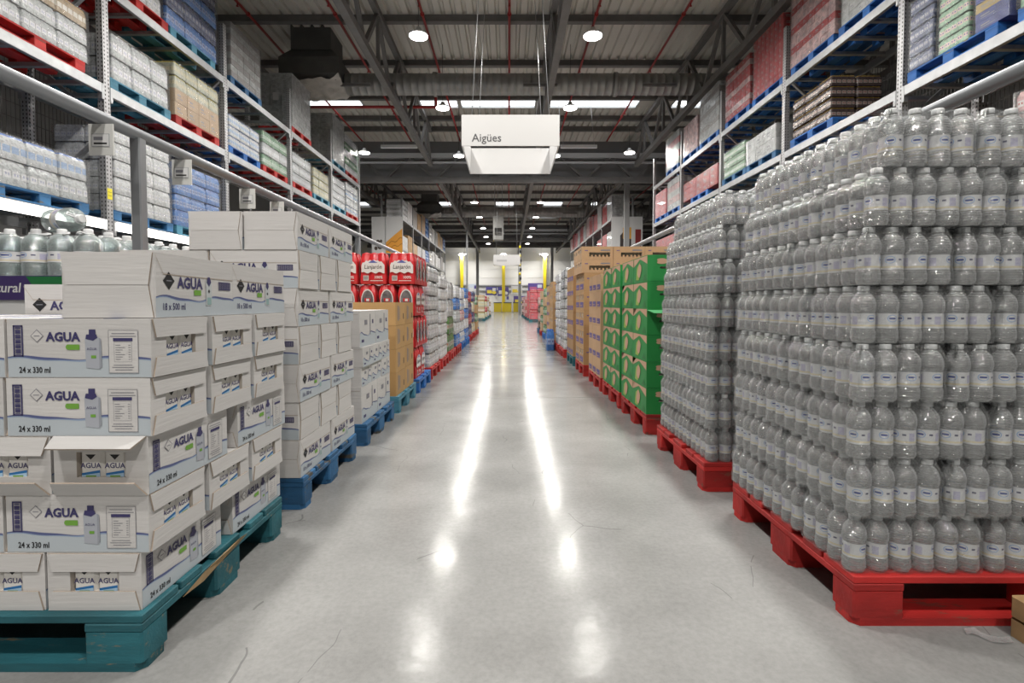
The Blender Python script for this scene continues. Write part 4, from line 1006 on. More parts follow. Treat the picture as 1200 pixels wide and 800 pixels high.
# third pallet: white boxes with arrows
def arrow_box(w, d, h):
    b = MB().cbox(-w / 2, w / 2, -d / 2, d / 2, 0, h, box_w, .004)
    P = b.frame((0, -d / 2, 0), (1, 0, 0), (0, 0, 1), (0, -1, 0), .0008)
    for cx in (-.04, .04):
        b.rect(P, cx - .008, cx + .008, h * .25, h * .55, black); b.poly([P(cx - .024, h * .53), P(cx + .024, h * .53), P(cx, h * .74)], black)
    b.rect(P, -w / 2 + .01, w / 2 - .01, h * .90, h * .91, edge_m)
    P = b.frame((w / 2, 0, 0), (0, 1, 0), (0, 0, 1), (1, 0, 0), .0008)
    wave(b, b.frame((w / 2, -d / 2, 0), (0, 1, 0), (0, 0, 1), (1, 0, 0), .0008), .002, d - .002, h * .34, .012, 1)
    b.rect(P, d * .12, d * .17, h * .3, h * .9, grey_ink); b.rect(P, d * .27, d * .36, h * .62, h * .74, navy); b.rect(P, -d * .22, -d * .04, h * .60, h * .74, grey_ink)
    b.rect(P, -d * .4, -d * .25, h * .12, h * .2, navy)
    return b.mesh('box_body')
P3X, P3Y = -.925, 3.3
pallet('blue', P3X - .59, P3Y + .41, 0, 0, 'blue wooden pallet under white boxes with black arrows', LG)
AB1 = arrow_box(.30, .39, .236); AB2 = arrow_box(.27, .25, .128)
def abox(me, x, y, z, rz, lab):
    t = thing('carton_box', lab, 'carton box', (x, y, z), rz, 'arrow boxes'); part('box_body', me, t)
    part('tape', MB().box(-.02, .02, -.10, .10, 0, .0012, mat('clear tape', (.5, .49, .47), .25)).mesh('tape'), t, (0, 0, .236 if me is AB1 else .128))
z = PZ
for rowi, (me, hh, lb) in enumerate(((AB1, .237, 'bottom row'), (AB2, .129, 'lower small row'), (AB2, .129, 'upper small row'), (AB1, .237, 'top row'))):
    big = me is AB1
    for i in range(3 if big else 4):
        for j in range(2 if big else 3):
            if i > 1 and j > 0: continue
            w_, d_ = (.306, .398) if big else (.282, .262)
            abox(me, P3X - .02 - w_ / 2 - i * w_ + (rnd.uniform(.0, .014) * (i == 0) if not big else -.003 * rowi), P3Y + .01 + d_ / 2 + j * d_, z, rnd.uniform(-.008, .008), 'white box with black up arrows and blue wave, %s, %s' % (lb, pos(i, j)))
    z += hh
# fourth pallet: kraft boxes
P4X, P4Y = -.93, 4.3
pallet('pale', P4X - .59, P4Y + .41, 0, 0, 'pale blue wooden pallet under plain brown boxes', LG)
def kraft_box(w, d, h, m):
    b = MB().cbox(-w / 2 + .002, w / 2 - .002, -d / 2 + .002, d / 2 - .002, 0, h - .001, m, .006)
    for s_ in (1,):
        P = b.frame((w / 2 - .002, 0, 0), (0, 1, 0), (0, 0, 1), (1, 0, 0), .001)
        b.rect(P, -d * .30, -d * .22, h * .2, h * .85, grey_ink); b.rect(P, -d * .15, -d * .1, h * .25, h * .8, grey_ink); b.rect(P, d * .25, d * .32, h * .25, h * .5, black)
    P = b.frame((0, -d / 2 + .002, 0), (1, 0, 0), (0, 0, 1), (0, -1, 0), .001); b.rect(P, -w * .1, w * .1, h * .55, h * .62, grey_ink)
    P = b.frame((0, 0, h - .001), (1, 0, 0), (0, 1, 0), (0, 0, 1), .001); b.rect(P, -.025, .025, -d / 2, d / 2, mat('packing tape', (.5, .42, .3), .3))
    return b.mesh('box_body')
km = mat('kraft carton plain', (.50, .30, .12), .6, var=.06, scale=4, rand=.06)
KB = kraft_box(.39, .392, .197, km)
for r_ in range(4):
    for i in range(3):
        for j in range(2):
            if i == 2 and j == 1: continue
            tag(part('carton_box', KB, None, (P4X - .01 - .195 - i * .392, P4Y + .01 + .196 + j * .395, PZ + r_ * .198), (0, 0, rnd.uniform(-.003, .003))), 'plain brown carton box, %s row behind the arrow boxes, %s' % (ORD[r_], pos(i, j)), 'carton box', 'brown boxes on the pale pallet')
# fifth pallet: red six-packs
P5X, P5Y = -.93, 5.28
pallet('bright', P5X - .59, P5Y + .41, 0, 0, 'bright blue pallet under the red bottle packs', LG)
red_m = mat('red printed film', (.56, .018, .025), .3, var=.12, scale=8, bump=.5, bscale=18, coat=.4)
dark_b = mat('bottles behind film', (.16, .15, .16), .2, var=.5, scale=18, bump=.4, bscale=20, coat=.5)
pale_m = mat('white printed film', (.70, .68, .68), .3, bump=.4, bscale=18, coat=.4)
def red_pack():
    def mk():
        w, d, h = .285, .192, .325; b = MB()
        body = pack_mesh(3, 2, .0475, h, red_m, per=6, wob=.0015)
        return body
    return cached('redpack', mk)
def red_panel():
    b = MB(); w, h = .285, .325; P = b.frame((0, -.0985, 0), (1, 0, 0), (0, 0, 1), (0, -1, 0), .001)
    N = 20; top = [(-.118 + .236 * i / N, .19 + .052 * math.sqrt(max(0, 1 - (2 * i / N - 1) ** 2)) + .006 * math.sin(i * 1.9)) for i in range(N + 1)]; bot = [(-.118 + .236 * i / N, .115 + .008 * math.sin(i * .9)) for i in range(N + 1)]
    k = b.add([P(x, y) for x, y in top] + [P(x, y) for x, y in bot])
    for i in range(N): b.face((k + N + 1 + i, k + N + 2 + i, k + i + 1, k + i), pale_m)
    b.text(P, 'Lanjarón', 0, .155, .060, black, 'CENTER', k=2, bold=.01, sx=.86, shear=.12)
    b.text(P, '100%', .055, .055, .040, pale_m, 'CENTER', k=2, bold=.02); b.rect(P, -.10, -.045, .035, .085, pale_m, 2)
    for i in range(8): b.rect(P, -.096 + i * .006, -.093 + i * .006, .042, .08, black, 3)
    b.poly([P(-.05, .215, 2), P(.0, .245, 2), P(.05, .215, 2)], mat('mountain print', (.10, .12, .35), .4)); b.rect(P, -.03, .10, .030, .036, pale_m, 2)
    return b.mesh('printed_panel')
def red_end():
    b = MB(); P = b.frame((.145, 0, 0), (0, 1, 0), (0, 0, 1), (1, 0, 0), .002)
    N = 20; pts = [(.066 * math.cos(2 * math.pi * i / N), .16 + .115 * math.sin(2 * math.pi * i / N)) for i in range(N)]
    b.poly([P(x, y) for x, y in pts], pale_m); b.poly([P(x * .86, .16 + (y - .16) * .88, 2) for x, y in pts], dark_b)
    b.rect(P, -.03, .03, .145, .18, red_m, 3); b.rect(P, -.012, .018, .15, .175, pale_m, 4)
    return b.mesh('open_end')
RPM, RPP, RPE = red_pack(), red_panel(), red_end()
for r_ in range(4):
    ori = 0 if r_ in (3, 1) else 1
    for i in range(4 if r_ == 3 else 6):
        for j in range(4 if not ori else 2):
            if ori == 0 and (i > 3): continue
            if (i > 0 and j > 0): continue
            if ori == 0: x = P5X - .02 - .145 - i * .293; y = P5Y + .02 + .10 + j * .198; rz_ = 0
            else: x = P5X - .02 - .10 - i * .198; y = P5Y + .02 + .145 + j * .293; rz_ = R(90)
            t = thing('bottle_pack', 'red film pack of water bottles, %s layer behind the brown boxes, %s' % (ORD[r_], pos(i, j)), 'bottle pack', (x, y, PZ + r_ * .327), rz_ + rnd.uniform(-.005, .005), 'red bottle packs')
            part('shrink_film', RPM, t); part('printed_panel', RPP, t)
            part('open_end', RPE, t); part('open_end', RPE, t, rot=(0, 0, R(180)))
# ---- further pallets on the carton side
def floor_load(side, x, y, h, tiers, keys, pal, lab, plab, along=3, deep=3, single=True, group=None):
    pallet(pal, side * (x + .6), y + .4, 0, 0, plab, LG if side < 0 else RG, detail=y < 9)
    load(side * (x + .6), y + .4, PZ, 1.16, .78, h, tiers, along, deep, None, keys, lab, 'further floor loads', 0, single=single)
RG = 'pallets along the bottle side of the aisle'
floor_load(-1, .93, 6.25, 1.24, 7, 'clear', 'red', 'clear water bottle packs stacked next to the red packs', 'red pallet under clear packs next to the red packs', single=False)
floor_load(-1, .93, 7.25, 1.18, 7, 'white', 'red', 'clear water bottle packs stacked before the leafy printed packs', 'red pallet under clear packs before the leafy packs', single=False)
veg = pack_mat('leafy printed packs', (.10, .22, .07), (.45, .42, .36), line=(.5, .1, .08))
PK['veg'] = veg
floor_load(-1, .93, 8.3, 1.15, 4, ['veg', 'veg', 'clear', 'white'], 'red', 'packs with green leafy print topped with clear bottles', 'red pallet under the leafy packs')
floor_load(-1, .93, 9.35, 1.12, 5, ['blue', 'white', 'clear'], 'red', 'blue-striped white bottle packs beyond the leafy packs', 'red pallet under blue-striped packs')
floor_load(-1, .93, 10.4, 1.10, 5, ['whiteblue', 'white', 'pink'], 'bright', 'white and pink bottle packs beyond the blue-striped ones', 'bright blue pallet under white and pink packs')
floor_load(-1, .93, 11.5, 1.14, 5, ['blue', 'white'], 'bright', 'blue and white bottle packs, sixth pallet after the brown boxes', 'bright blue pallet under blue and white packs')
floor_load(-1, .93, 12.7, 1.10, 4, ['navy', 'red'], 'red', 'dark blue and red packs near the cross aisle', 'red pallet under dark packs')
floor_load(-1, .93, 14.0, 1.12, 4, ['yellow', 'navy'], 'red', 'yellow and dark packs near the cross aisle', 'red pallet under yellow packs')
floor_load(-1, .93, 15.3, 1.0, 4, ['kraft', 'green'], 'red', 'brown and green goods at the cross aisle corner', 'red pallet at the cross aisle corner')
floor_load(-1, 1.0, 16.6, .9, 4, ['kraft'], 'blue', 'brown boxes at the last carton-side pallet', 'blue pallet of the last brown boxes')
# beyond the cross aisle
for i, (ks, lb) in enumerate(((['yellow', 'brown'], 'yellow and amber'), (['yellow', 'red'], 'yellow and red'), (['white', 'brown'], 'pale and amber'), (['brown', 'whitebox'], 'amber and white'))):
    floor_load(-1, 1.25, 27.5 + i * 3.0, 1.25, 4, ks, 'teal', 'distant %s bottles on a teal pallet past the cross aisle' % lb, 'distant teal pallet under %s bottles' % lb)
# ================================================================ clear water bottles in shrink packs
BR, BH = .0328, .1645
def label_build(n, L, u, v):
    base = (.74, .74, .76)
    uu = mth(n, L, 'FRACT', mth(n, L, 'MULTIPLY', u, 2.0))
    du = mth(n, L, 'MULTIPLY', mth(n, L, 'SUBTRACT', uu, .33), 2.6); dv = mth(n, L, 'MULTIPLY', mth(n, L, 'SUBTRACT', v, .66), 1.5)
    r2 = mth(n, L, 'ADD', mth(n, L, 'MULTIPLY', du, du), mth(n, L, 'MULTIPLY', dv, dv))
    c = mixc(n, L, mth(n, L, 'LESS_THAN', v, .24), base, (.74, .66, .46))
    c = mixc(n, L, mth(n, L, 'LESS_THAN', v, .12), c, (.74, .74, .75))
    c = mixc(n, L, band(n, L, r2, .095, .135), c, (.25, .42, .72))
    c = mixc(n, L, mth(n, L, 'MULTIPLY', mth(n, L, 'LESS_THAN', mth(n, L, 'ABSOLUTE', du), .24), mth(n, L, 'LESS_THAN', mth(n, L, 'ABSOLUTE', dv), .09)), c, (.02, .05, .30))
    pb = mth(n, L, 'MULTIPLY', band(n, L, uu, .74, .92), band(n, L, v, .25, .8))
    ln = mth(n, L, 'GREATER_THAN', mth(n, L, 'FRACT', mth(n, L, 'MULTIPLY', v, 14.0)), .45)
    c = mixc(n, L, mth(n, L, 'MULTIPLY', pb, ln), c, (.36, .33, .58))
    tx = mth(n, L, 'MULTIPLY', band(n, L, uu, .56, .66), band(n, L, v, .6, .72))
    c = mixc(n, L, tx, c, (.08, .08, .16))
    return c
label_m = uv_mat('bottle label', label_build, .4)
cap_m = mat('white cap', (.74, .75, .76), .4)
def bottle_material():
    m = bpy.data.materials.new('clear bottle of water'); m.use_nodes = True
    nt = m.node_tree; n = nt.nodes; L = nt.links; n.remove(n['Principled BSDF']); out = n['Material Output']
    tr = n.new('ShaderNodeBsdfTransparent'); tr.inputs[0].default_value = (.97, .98, .98, 1)
    df = n.new('ShaderNodeBsdfDiffuse'); df.inputs[0].default_value = (.95, .96, .97, 1)
    gl = n.new('ShaderNodeBsdfGlossy'); gl.inputs['Roughness'].default_value = .06
    fr = n.new('ShaderNodeLayerWeight'); fr.inputs[0].default_value = .45
    tc = n.new('ShaderNodeTexCoord'); nb = n.new('ShaderNodeTexNoise'); nb.inputs['Scale'].default_value = 45; L.new(tc.outputs['Object'], nb.inputs['Vector'])
    b = n.new('ShaderNodeBump'); b.inputs['Strength'].default_value = .35; b.inputs['Distance'].default_value = .006; sz = n.new('ShaderNodeSeparateXYZ'); L.new(tc.outputs['Object'], sz.inputs[0])
    rib = mth(n, L, 'MULTIPLY', mth(n, L, 'SINE', mth(n, L, 'MULTIPLY', sz.outputs[2], 900.0)), .45)
    L.new(mth(n, L, 'ADD', nb.outputs['Fac'], rib), b.inputs['Height']); L.new(b.outputs[0], gl.inputs['Normal']); L.new(b.outputs[0], df.inputs['Normal']); L.new(b.outputs[0], fr.inputs['Normal'])
    m1 = n.new('ShaderNodeMixShader'); L.new(mth(n, L, 'MULTIPLY_ADD', mth(n, L, 'POWER', fr.outputs['Facing'], 1.6), .60, .18), m1.inputs[0]); L.new(tr.outputs[0], m1.inputs[1]); L.new(df.outputs[0], m1.inputs[2])
    f2 = mth(n, L, 'MULTIPLY_ADD', fr.outputs['Fresnel'], .7, .12)
    m2 = n.new('ShaderNodeMixShader'); L.new(f2, m2.inputs[0]); L.new(m1.outputs[0], m2.inputs[1]); L.new(gl.outputs[0], m2.inputs[2])
    L.new(m2.outputs[0], out.inputs[0]); return m
bot_m = bottle_material()
h_ = BH
PROF = [(.010, .004), (.020, .0), (.027, .003), (.0305, .011), (.0312, .018), (.0298, .021), (.0312, .025), (.0308, .034), (.0285, .041), (.0284, .086), (.0308, .092), (.0318, .103), (.0312, .113), (.0285, .125), (.0225, .136), (.0150, .144), (.0128, .148), (.0128, .152)]
BOT = MB().lathe(PROF, bot_m, 14).mesh('bottle')
BOT_LOW = MB().lathe([PROF[i] for i in (1, 3, 7, 8, 9, 11, 13, 15, 17)], bot_m, 8).mesh('bottle')
LAB = MB().lathe([(.0292, .043), (.0293, .085)], label_m, 14, uv=True).mesh('label')
CAP = MB().lathe([(.0150, .1495), (.0152, .151), (.0152, .1625), (.0142, .1640)], cap_m, 12, cap=True).mesh('cap')
BOT_ALL = MB(); BOT_ALL.lathe([PROF[i] for i in (1, 3, 7, 8, 9, 11, 13, 15, 17)], bot_m, 8); BOT_ALL.lathe([(.0292, .043), (.0293, .085)], label_m, 8, uv=True); BOT_ALL.lathe([(.0150, .1495), (.0150, .1640)], cap_m, 8, cap=True)
BOT_ALL = BOT_ALL.mesh('bottle_whole')
shrink = film_mat('shrink film', .9, rough=.13, bump=.9, bscale=38, diff=.06)
def film(nx, ny, top=False): return cached(('film', nx, ny), lambda: pack_mesh(nx, ny, BR, BH + .002, shrink, per=5, wob=.0022, inner=-.0012))
def inner_mesh(nx, ny, outs):
    def mk():
        return merge([(BOT_ALL, (-nx * BR + (2 * i + 1) * BR, -ny * BR + (2 * j + 1) * BR, 0), (i * 1.7 + j * .9)) for i in range(nx) for j in range(ny) if (i, j) not in outs], 'inner_bottles')
    return cached(('inner', nx, ny, tuple(sorted(outs))), mk)
def bottle_pack(x, y, z, nx, ny, front, aisle, lab, group, top=False):
    """front: rows of bottles at local -y shown singly; aisle: columns at local -x shown singly"""
    t = thing('bottle_pack', lab, 'bottle pack', (x, y, z), rnd.uniform(-.003, .003), group)
    outs = set()
    if front: outs |= {(i, 0) for i in range(nx)}
    if aisle: outs |= {(0, j) for j in range(ny)}
    for (i, j) in sorted(outs):
        b = part('bottle', BOT, t, (-nx * BR + (2 * i + 1) * BR + rnd.uniform(-.001, .001), -ny * BR + (2 * j + 1) * BR + rnd.uniform(-.001, .001), 0), (0, 0, rnd.uniform(0, 6.28)))
        part('label', LAB, b); part('cap', CAP, b)
    part('inner_bottles', inner_mesh(nx, ny, outs), t, kind='stuff')
    part('shrink_film', film(nx, ny, top), t, label='clear shrink film')
    return t
def bottle_pallet(x0, y0, layers, where, group, sub):
    z = PZ; g = .0095
    for k in range(layers):
        jx, jy = rnd.uniform(-.004, .006) + (0, 0, 0, 0, .004, .012, .03, .07)[k], rnd.uniform(-.006, .006)
        lab = 'clear shrink pack of water bottles, %s layer %s' % (ORD[k], where)
        if k % 2 == 0:      # 6 along x (.394), 4 along y (.262)
            a, b = 6, 4
        else: a, b = 4, 6
        w, d = a * 2 * BR, b * 2 * BR; nxp = int(1.22 / (w + g)); nyp = int(.83 / (d + g))
        if k % 2: nxp, nyp = 4, 2
        for i in range(nxp):
            for j in range(nyp):
                if i > 0 and j > 0: continue
                if i > sub: continue
                bottle_pack(x0 + w / 2 + i * (w + g) + jx, y0 + d / 2 + j * (d + g) + jy, z, a, b, j == 0 and i <= (1 if sub > 1 else 0), i == 0, lab + (', corner' if i == 0 and j == 0 else ', %s along the aisle' % ORD[j] if i == 0 else ', %s along the front' % ORD[i]), group, k == layers - 1)
        z += BH + .0015
R1X, R1Y = .985, 1.445
pallet('red', R1X + .60, R1Y + .4, 0, 0, 'red wooden pallet with open fork slot under the front bottle stack', RG)
bottle_pallet(R1X - .004, R1Y + .005, 8, 'beside the wood scrap', 'bottle packs of the first stack', 3)
R2X, R2Y = .955, 2.50
pallet('red', R2X + .60, R2Y + .4, 0, 0, 'red wooden pallet under the second bottle stack by the green boxes', RG)
bottle_pallet(R2X + .015, R2Y + .005, 8, 'beside the green boxes', 'bottle packs of the second stack', 1)
# ================================================================ green boxes
green = mat('green printed carton', (.018, .25, .055), .5, var=.06, scale=3, rand=.06); peach = mat('peach print', (.58, .36, .24), .55); green_d = mat('leaf green print', (.02, .19, .045), .5); olive = mat('olive print', (.18, .30, .05), .5)
def green_box(open_=False):
    w, d, h = .38, .396, .186; b = MB().box(-w / 2 + .002, w / 2 - .002, -d / 2 + .002, d / 2 - .002, 0, h - .001, green, skip='f'); b.holed(b.frame((0, -d / 2 + .002, 0), (1, 0, 0), (0, 0, 1), (0, -1, 0), 1), -w / 2 + .002, w / 2 - .002, 0, h - .001, [(-.10, -.02, h * .48, h * .56)], .05, green, box_in)
    # aisle side (faces -x): peach field with a dark green mountain and a leaf
    P = b.frame((-w / 2 + .002, 0, 0), (0, -1, 0), (0, 0, 1), (-1, 0, 0), .001); q = d / 2 - .006
    b.poly([P(-q, h * .72), P(-q * .5, h * .97), P(-q, h * .97)][::-1], peach); b.poly([P(-q, h * .97), P(q, h * .97), P(q, h * .66), P(q * .05, h * .9), P(-q * .1, h * .90), P(-q, h * .66)][::-1], peach)
    b.poly([P(-q * .62, h * .12, 2), P(-q * .18, h * .10, 2), P(.10 * q, h * .62, 2), P(-.06 * q, h * .78, 2), P(-q * .5, h * .6, 2)], mat('leaf edge print', (.30, .45, .08), .5))
    N = 14; b.poly([P(-.02 + .052 * math.cos(t) * (1 + .25 * math.sin(2 * t)), h * .46 + .050 * math.sin(t), 3) for t in [2 * math.pi * i / N for i in range(N)]], peach)
    b.poly([P(.07, h * .06, 2), P(.17, h * .06, 2), P(.13, h * .3, 2)], green_d)
    # front (faces -y)
    P = b.frame((0, -d / 2 + .002, 0), (1, 0, 0), (0, 0, 1), (0, -1, 0), .001)
    b.poly([P(-.085 + .045 * math.cos(t) * (1 + .3 * math.cos(3 * t)), h * .76 + .020 * math.sin(t)) for t in [2 * math.pi * i / 12 for i in range(12)]], peach)
    b.rect(P, .02, .12, h * .12, h * .24, olive); b.rect(P, -w / 2 + .004, w / 2 - .004, h * .93, h * .935, green_d)
    return b.mesh('box_body')
GB = green_box(); gflap = MB().poly([(-.19, 0, 0), (.19, 0, 0), (.17, -.11, -.02), (-.17, -.11, -.02)], mat('green flap inside', (.10, .42, .17), .5)).poly([(-.19, 0, -.003), (-.17, -.11, -.023), (.17, -.11, -.023), (.19, 0, -.003)], green).mesh('flap')
def green_stack(x0, y0, rows, where):
    for r_ in range(rows):
        for i in range(3):
            for j in range(2):
                if i > 1 and j > 0: continue
                if r_ == rows - 1 and i > 1 and where == 'first': continue
                t = thing('carton_box', 'green fruit-print carton box, %s row of the %s green stack, %s' % (ORD[r_], where, pos(i, j)), 'carton box', (x0 + .19 + i * .384 + rnd.uniform(-.001, .001), y0 + .2 + j * .4, PZ + r_ * .1865), rnd.uniform(-.003, .003), 'green boxes of the %s stack' % where)
                part('box_body', GB, t)
                if r_ == 3 and i == 0 and j == 0 and where == 'first': part('flap', gflap, t, (0, -.198, .175), label='open green flap')
G1X, G1Y = .965, 3.6
pallet('red', G1X + .6, G1Y + .4, 0, 0, 'red wooden pallet under the first green box stack', RG); green_stack(G1X, G1Y, 6, 'first')
pallet('red', G1X + .6, 4.9, 0, 0, 'red wooden pallet under the second green box stack', RG); green_stack(G1X + .005, 4.5, 6, 'second')
# ---- brown boxes further on
purp = mat('purple print', (.12, .09, .28), .5)
def print_box(w, d, h, m, hole=False, pr=True):
    b = MB().box(-w / 2 + .002, w / 2 - .002, -d / 2 + .002, d / 2 - .002, 0, h - .001, m, skip='fl' if hole else '')
    if hole:      # real openings cut through the front and the aisle side
        q = b.frame((-w / 2 + .002, 0, 0), (0, -1, 0), (0, 0, 1), (-1, 0, 0), 1)
        b.holed(q, -d / 2 + .002, d / 2 - .002, 0, h - .001, [(-d * .32, -d * .10, h * .55, h * .82), (d * .12, d * .34, h * .55, h * .82)], .045, m, box_in)
        q = b.frame((0, -d / 2 + .002, 0), (1, 0, 0), (0, 0, 1), (0, -1, 0), 1)
        b.holed(q, -w / 2 + .002, w / 2 - .002, 0, h - .001, [(-w * .26, w * .40, h * .22, h * .55)], .10, m, box_in)
    P = b.frame((-w / 2 + .002, 0, 0), (0, -1, 0), (0, 0, 1), (-1, 0, 0), .0015)
    if pr: b.rect(P, -d * .38, d * .36, h * .12, h * .42, purp, 1); b.rect(P, -d * .3, d * .1, h * .2, h * .24, peach, 2)
    P = b.frame((0, -d / 2 + .002, 0), (1, 0, 0), (0, 0, 1), (0, -1, 0), .0015)
    if hole:
        b.rect(P, w * .1, w * .4, h * .66, h * .76, grey_ink); b.rect(P, -w * .4, -w * .3, h * .66, h * .72, purp)
        for k in range(5): b.rect(P, -w * .2 + k * w * .12, -w * .14 + k * w * .12, h * .22, h * .36, m, -8)
    elif pr: b.rect(P, -w * .3, w * .3, h * .3, h * .6, purp)
    return b.mesh('box_body')
tan_m = mat('tan fruit carton', (.53, .34, .19), .6, var=.06, scale=4, rand=.05); kr2 = mat('kraft fruit carton', (.46, .28, .13), .6, var=.06, scale=4, rand=.05)
def box_pile(x0, y0, rows, nx, ny, w, d, h, me, lab, group, z0=PZ, full=False):
    for r_ in range(rows):
        for i in range(nx):
            for j in range(ny):
                if not full and i > 0 and j > 0: continue
                tag(part('carton_box', me, None, (x0 + w / 2 + i * w + rnd.uniform(-.0008, .0008), y0 + d / 2 + j * d, z0 + r_ * h), (0, 0, rnd.uniform(-.003, .003))), lab % ORD[r_] + ', ' + pos(i, j), 'carton box', group)
pallet('red', .96 + .6, 5.78, 0, 0, 'red wooden pallet under tan boxes with purple print', RG)
box_pile(.96, 5.39, 6, 3, 3, .39, .26, .182, print_box(.39, .26, .182, tan_m), 'tan carton box with purple print, %s row', 'tan boxes with purple print')
pallet('red', .95 + .6, 6.92, 0, 0, 'red wooden pallet under brown boxes with hand holes', RG)
box_pile(.95, 6.53, 5, 3, 2, .39, .39, .234, print_box(.39, .39, .234, kr2, hole=True), 'brown carton box with black hand holes, %s row', 'brown boxes with hand holes', full=True)
me2 = print_box(.40, .39, .165, tan_m, hole=True, pr=False)
box_pile(.92, 6.53, 2, 3, 2, .40, .39, .165, me2, 'wide tan tray box, %s row on the brown boxes', 'tan tray boxes', z0=PZ + 5 * .234, full=True)
pallet('teal', .95 + .6, 8.0, 0, 0, 'teal wooden pallet under the dark brown boxes', RG)
box_pile(.95, 7.61, 6, 3, 3, .39, .26, .22, print_box(.39, .26, .22, mat('dark kraft carton', (.42, .25, .115), .6, var=.06, rand=.05)), 'dark brown carton box, %s row before clear bottles', 'dark brown boxes')
floor_load(1, .93, 8.75, 1.40, 8, 'clear', 'red', 'tall clear bottle packs beside the dark brown boxes', 'red pallet under tall clear packs')
floor_load(1, .93, 9.75, 1.36, 8, 'white', 'red', 'tall clear bottle packs before the plain kraft pile', 'red pallet under the paler clear packs')
t = thing('bottle_pack', 'blue wrapped pack standing low at the aisle by the kraft pile', 'bottle pack', (.83, 10.35, 0), 0)
part('shrink_film', far_pack(2, 4, .04, .42, 'blue'), t)
pallet('red', .95 + .6, 11.3, 0, 0, 'red pallet under the plain kraft pile', RG, detail=False)
box_pile(.93, 10.9, 5, 3, 2, .39, .39, .25, print_box(.39, .39, .25, kr2, hole=True, pr=False), 'kraft carton box with dark slots, %s row', 'plain kraft pile', full=True)
pallet('red', .95 + .6, 12.5, 0, 0, 'red pallet under the second kraft pile', RG, detail=False)
box_pile(.95, 12.1, 5, 3, 2, .39, .39, .24, print_box(.39, .39, .24, tan_m, pr=True), 'tan carton box, %s row of the pile beyond the kraft one', 'second kraft pile')
floor_load(1, .93, 13.5, 1.2, 5, ['green', 'tan'], 'bright', 'green and tan goods near the cross aisle', 'bright blue pallet under green and tan goods')
floor_load(1, .93, 14.8, 1.15, 5, ['tan', 'green'], 'red', 'tan and green goods near the cross aisle', 'red pallet under tan and green goods')
floor_load(1, .93, 16.1, 1.0, 4, ['dark', 'pink'], 'blue', 'dark and pink goods at the cross aisle corner', 'blue pallet at the bottle-side cross aisle corner')
for i, (ks, lb) in enumerate(((['pinkbox', 'pinkbox', 'red'], 'pink'), (['pinkbox'], 'deep pink'), (['pinkbox', 'whitered'], 'pale pink'), (['pink', 'whitered'], 'pink and white'), (['dark', 'pink'], 'dark pink'))):
    floor_load(1, 1.05 - .03 * i, 26.0 + i * 2.6, 1.5 if i < 2 else 1.25, 9 if i < 2 else 6, ks, 'teal', 'distant %s carton stack past the cross aisle' % lb, 'distant teal pallet under the %s stack' % lb)
# ================================================================ five-litre bottles behind the carton stacks
def jug_material():
    m = bot_m.copy(); m.name = 'clear large bottle'; MATS['jug'] = m
    for nd in m.node_tree.nodes:
        if nd.type == 'BSDF_TRANSPARENT': nd.inputs[0].default_value = (.82, .90, .90, 1)
        if nd.type == 'BSDF_DIFFUSE': nd.inputs[0].default_value = (.80, .90, .90, 1)
    return m
jug_m = jug_material()
JP = [(.05, .0), (.072, .004), (.080, .02), (.076, .035), (.080, .05), (.076, .065), (.080, .08), (.079, .09), (.077, .10), (.077, .18), (.080, .19), (.076, .205), (.080, .22), (.074, .245), (.055, .275), (.03, .292), (.022, .297), (.022, .305)]
JUG = MB().lathe(JP, jug_m, 20).mesh('bottle_body'); JLAB = MB().lathe([(.0785, .105), (.0785, .175)], label_m, 20, uv=True).mesh('label')
JCAP = MB().lathe([(.027, .295), (.028, .30), (.028, .322), (.025, .327)], cap_m, 14, cap=True).lathe([(.034, .29), (.034, .296)], cap_m, 14, cap=True).mesh('cap')
JH = MB().tube([(-.03, 0, .293), (-.07, 0, .300), (-.085, .0, .296), (-.075, .02, .288), (-.03, .012, .288)], .006, cap_m, 6).mesh('handle')
def jug(x, y, z, rz, lab, tilt=0):
    t = thing('water_bottle', lab, 'bottle', (x, y, z), rz, 'large water bottles')
    if tilt: t.rotation_euler = (R(90), R(12), rz)
    part('bottle_body', JUG, t); part('label', JLAB, t); part('cap', JCAP, t); part('handle', JH, t)
JX, JY = -2.68, 3.32
pallet('teal', JX - .62, JY + .42, 0, 0, 'teal pallet under the large water bottles by the purple banner', 'pallets behind the rail'); pallet('teal', JX - .62, JY + 1.27, 0, 0, 'teal pallet under the large water bottles further behind', 'pallets behind the rail')
tray = mat('kraft layer sheet', (.5, .36, .2), .7); trayw = mat('white film tray', (.66, .66, .66), .4)
for k in range(3):
    z = PZ + k * .335 - (.015 if k == 0 else .0)
    zz_ = [PZ, .485, 1.085][k]
    for i in range(6):
        for j in range(10):
            if k < 2 and not (j == 0 or i == 0): continue
            if i > 0 and j > 6: continue
            if i > 3 and j > 3: continue
            jug(JX - .09 - i * .172, JY + .1 + j * .172, zz_, rnd.uniform(0, 6.2), 'large clear water bottle with white cap, %s layer, row %s behind banner, %s from rail' % (('bottom', 'middle', 'top')[k], ['one', 'two', 'three', 'four', 'five', 'six', 'seven', 'eight', 'nine', 'ten'][j], ['first', 'second', 'third', 'fourth', 'fifth', 'sixth'][i]))
    if k < 2:
        tag(part('layer_sheet', MB().box(-1.2, 0, 0, 1.75, 0, .008, tray).mesh('layer_sheet'), None, (JX + .02, JY - .01, zz_ + .328)), 'brown layer sheet between the large bottles, %s one' % ('lower', 'upper')[k], 'cardboard sheet')
    else: pass
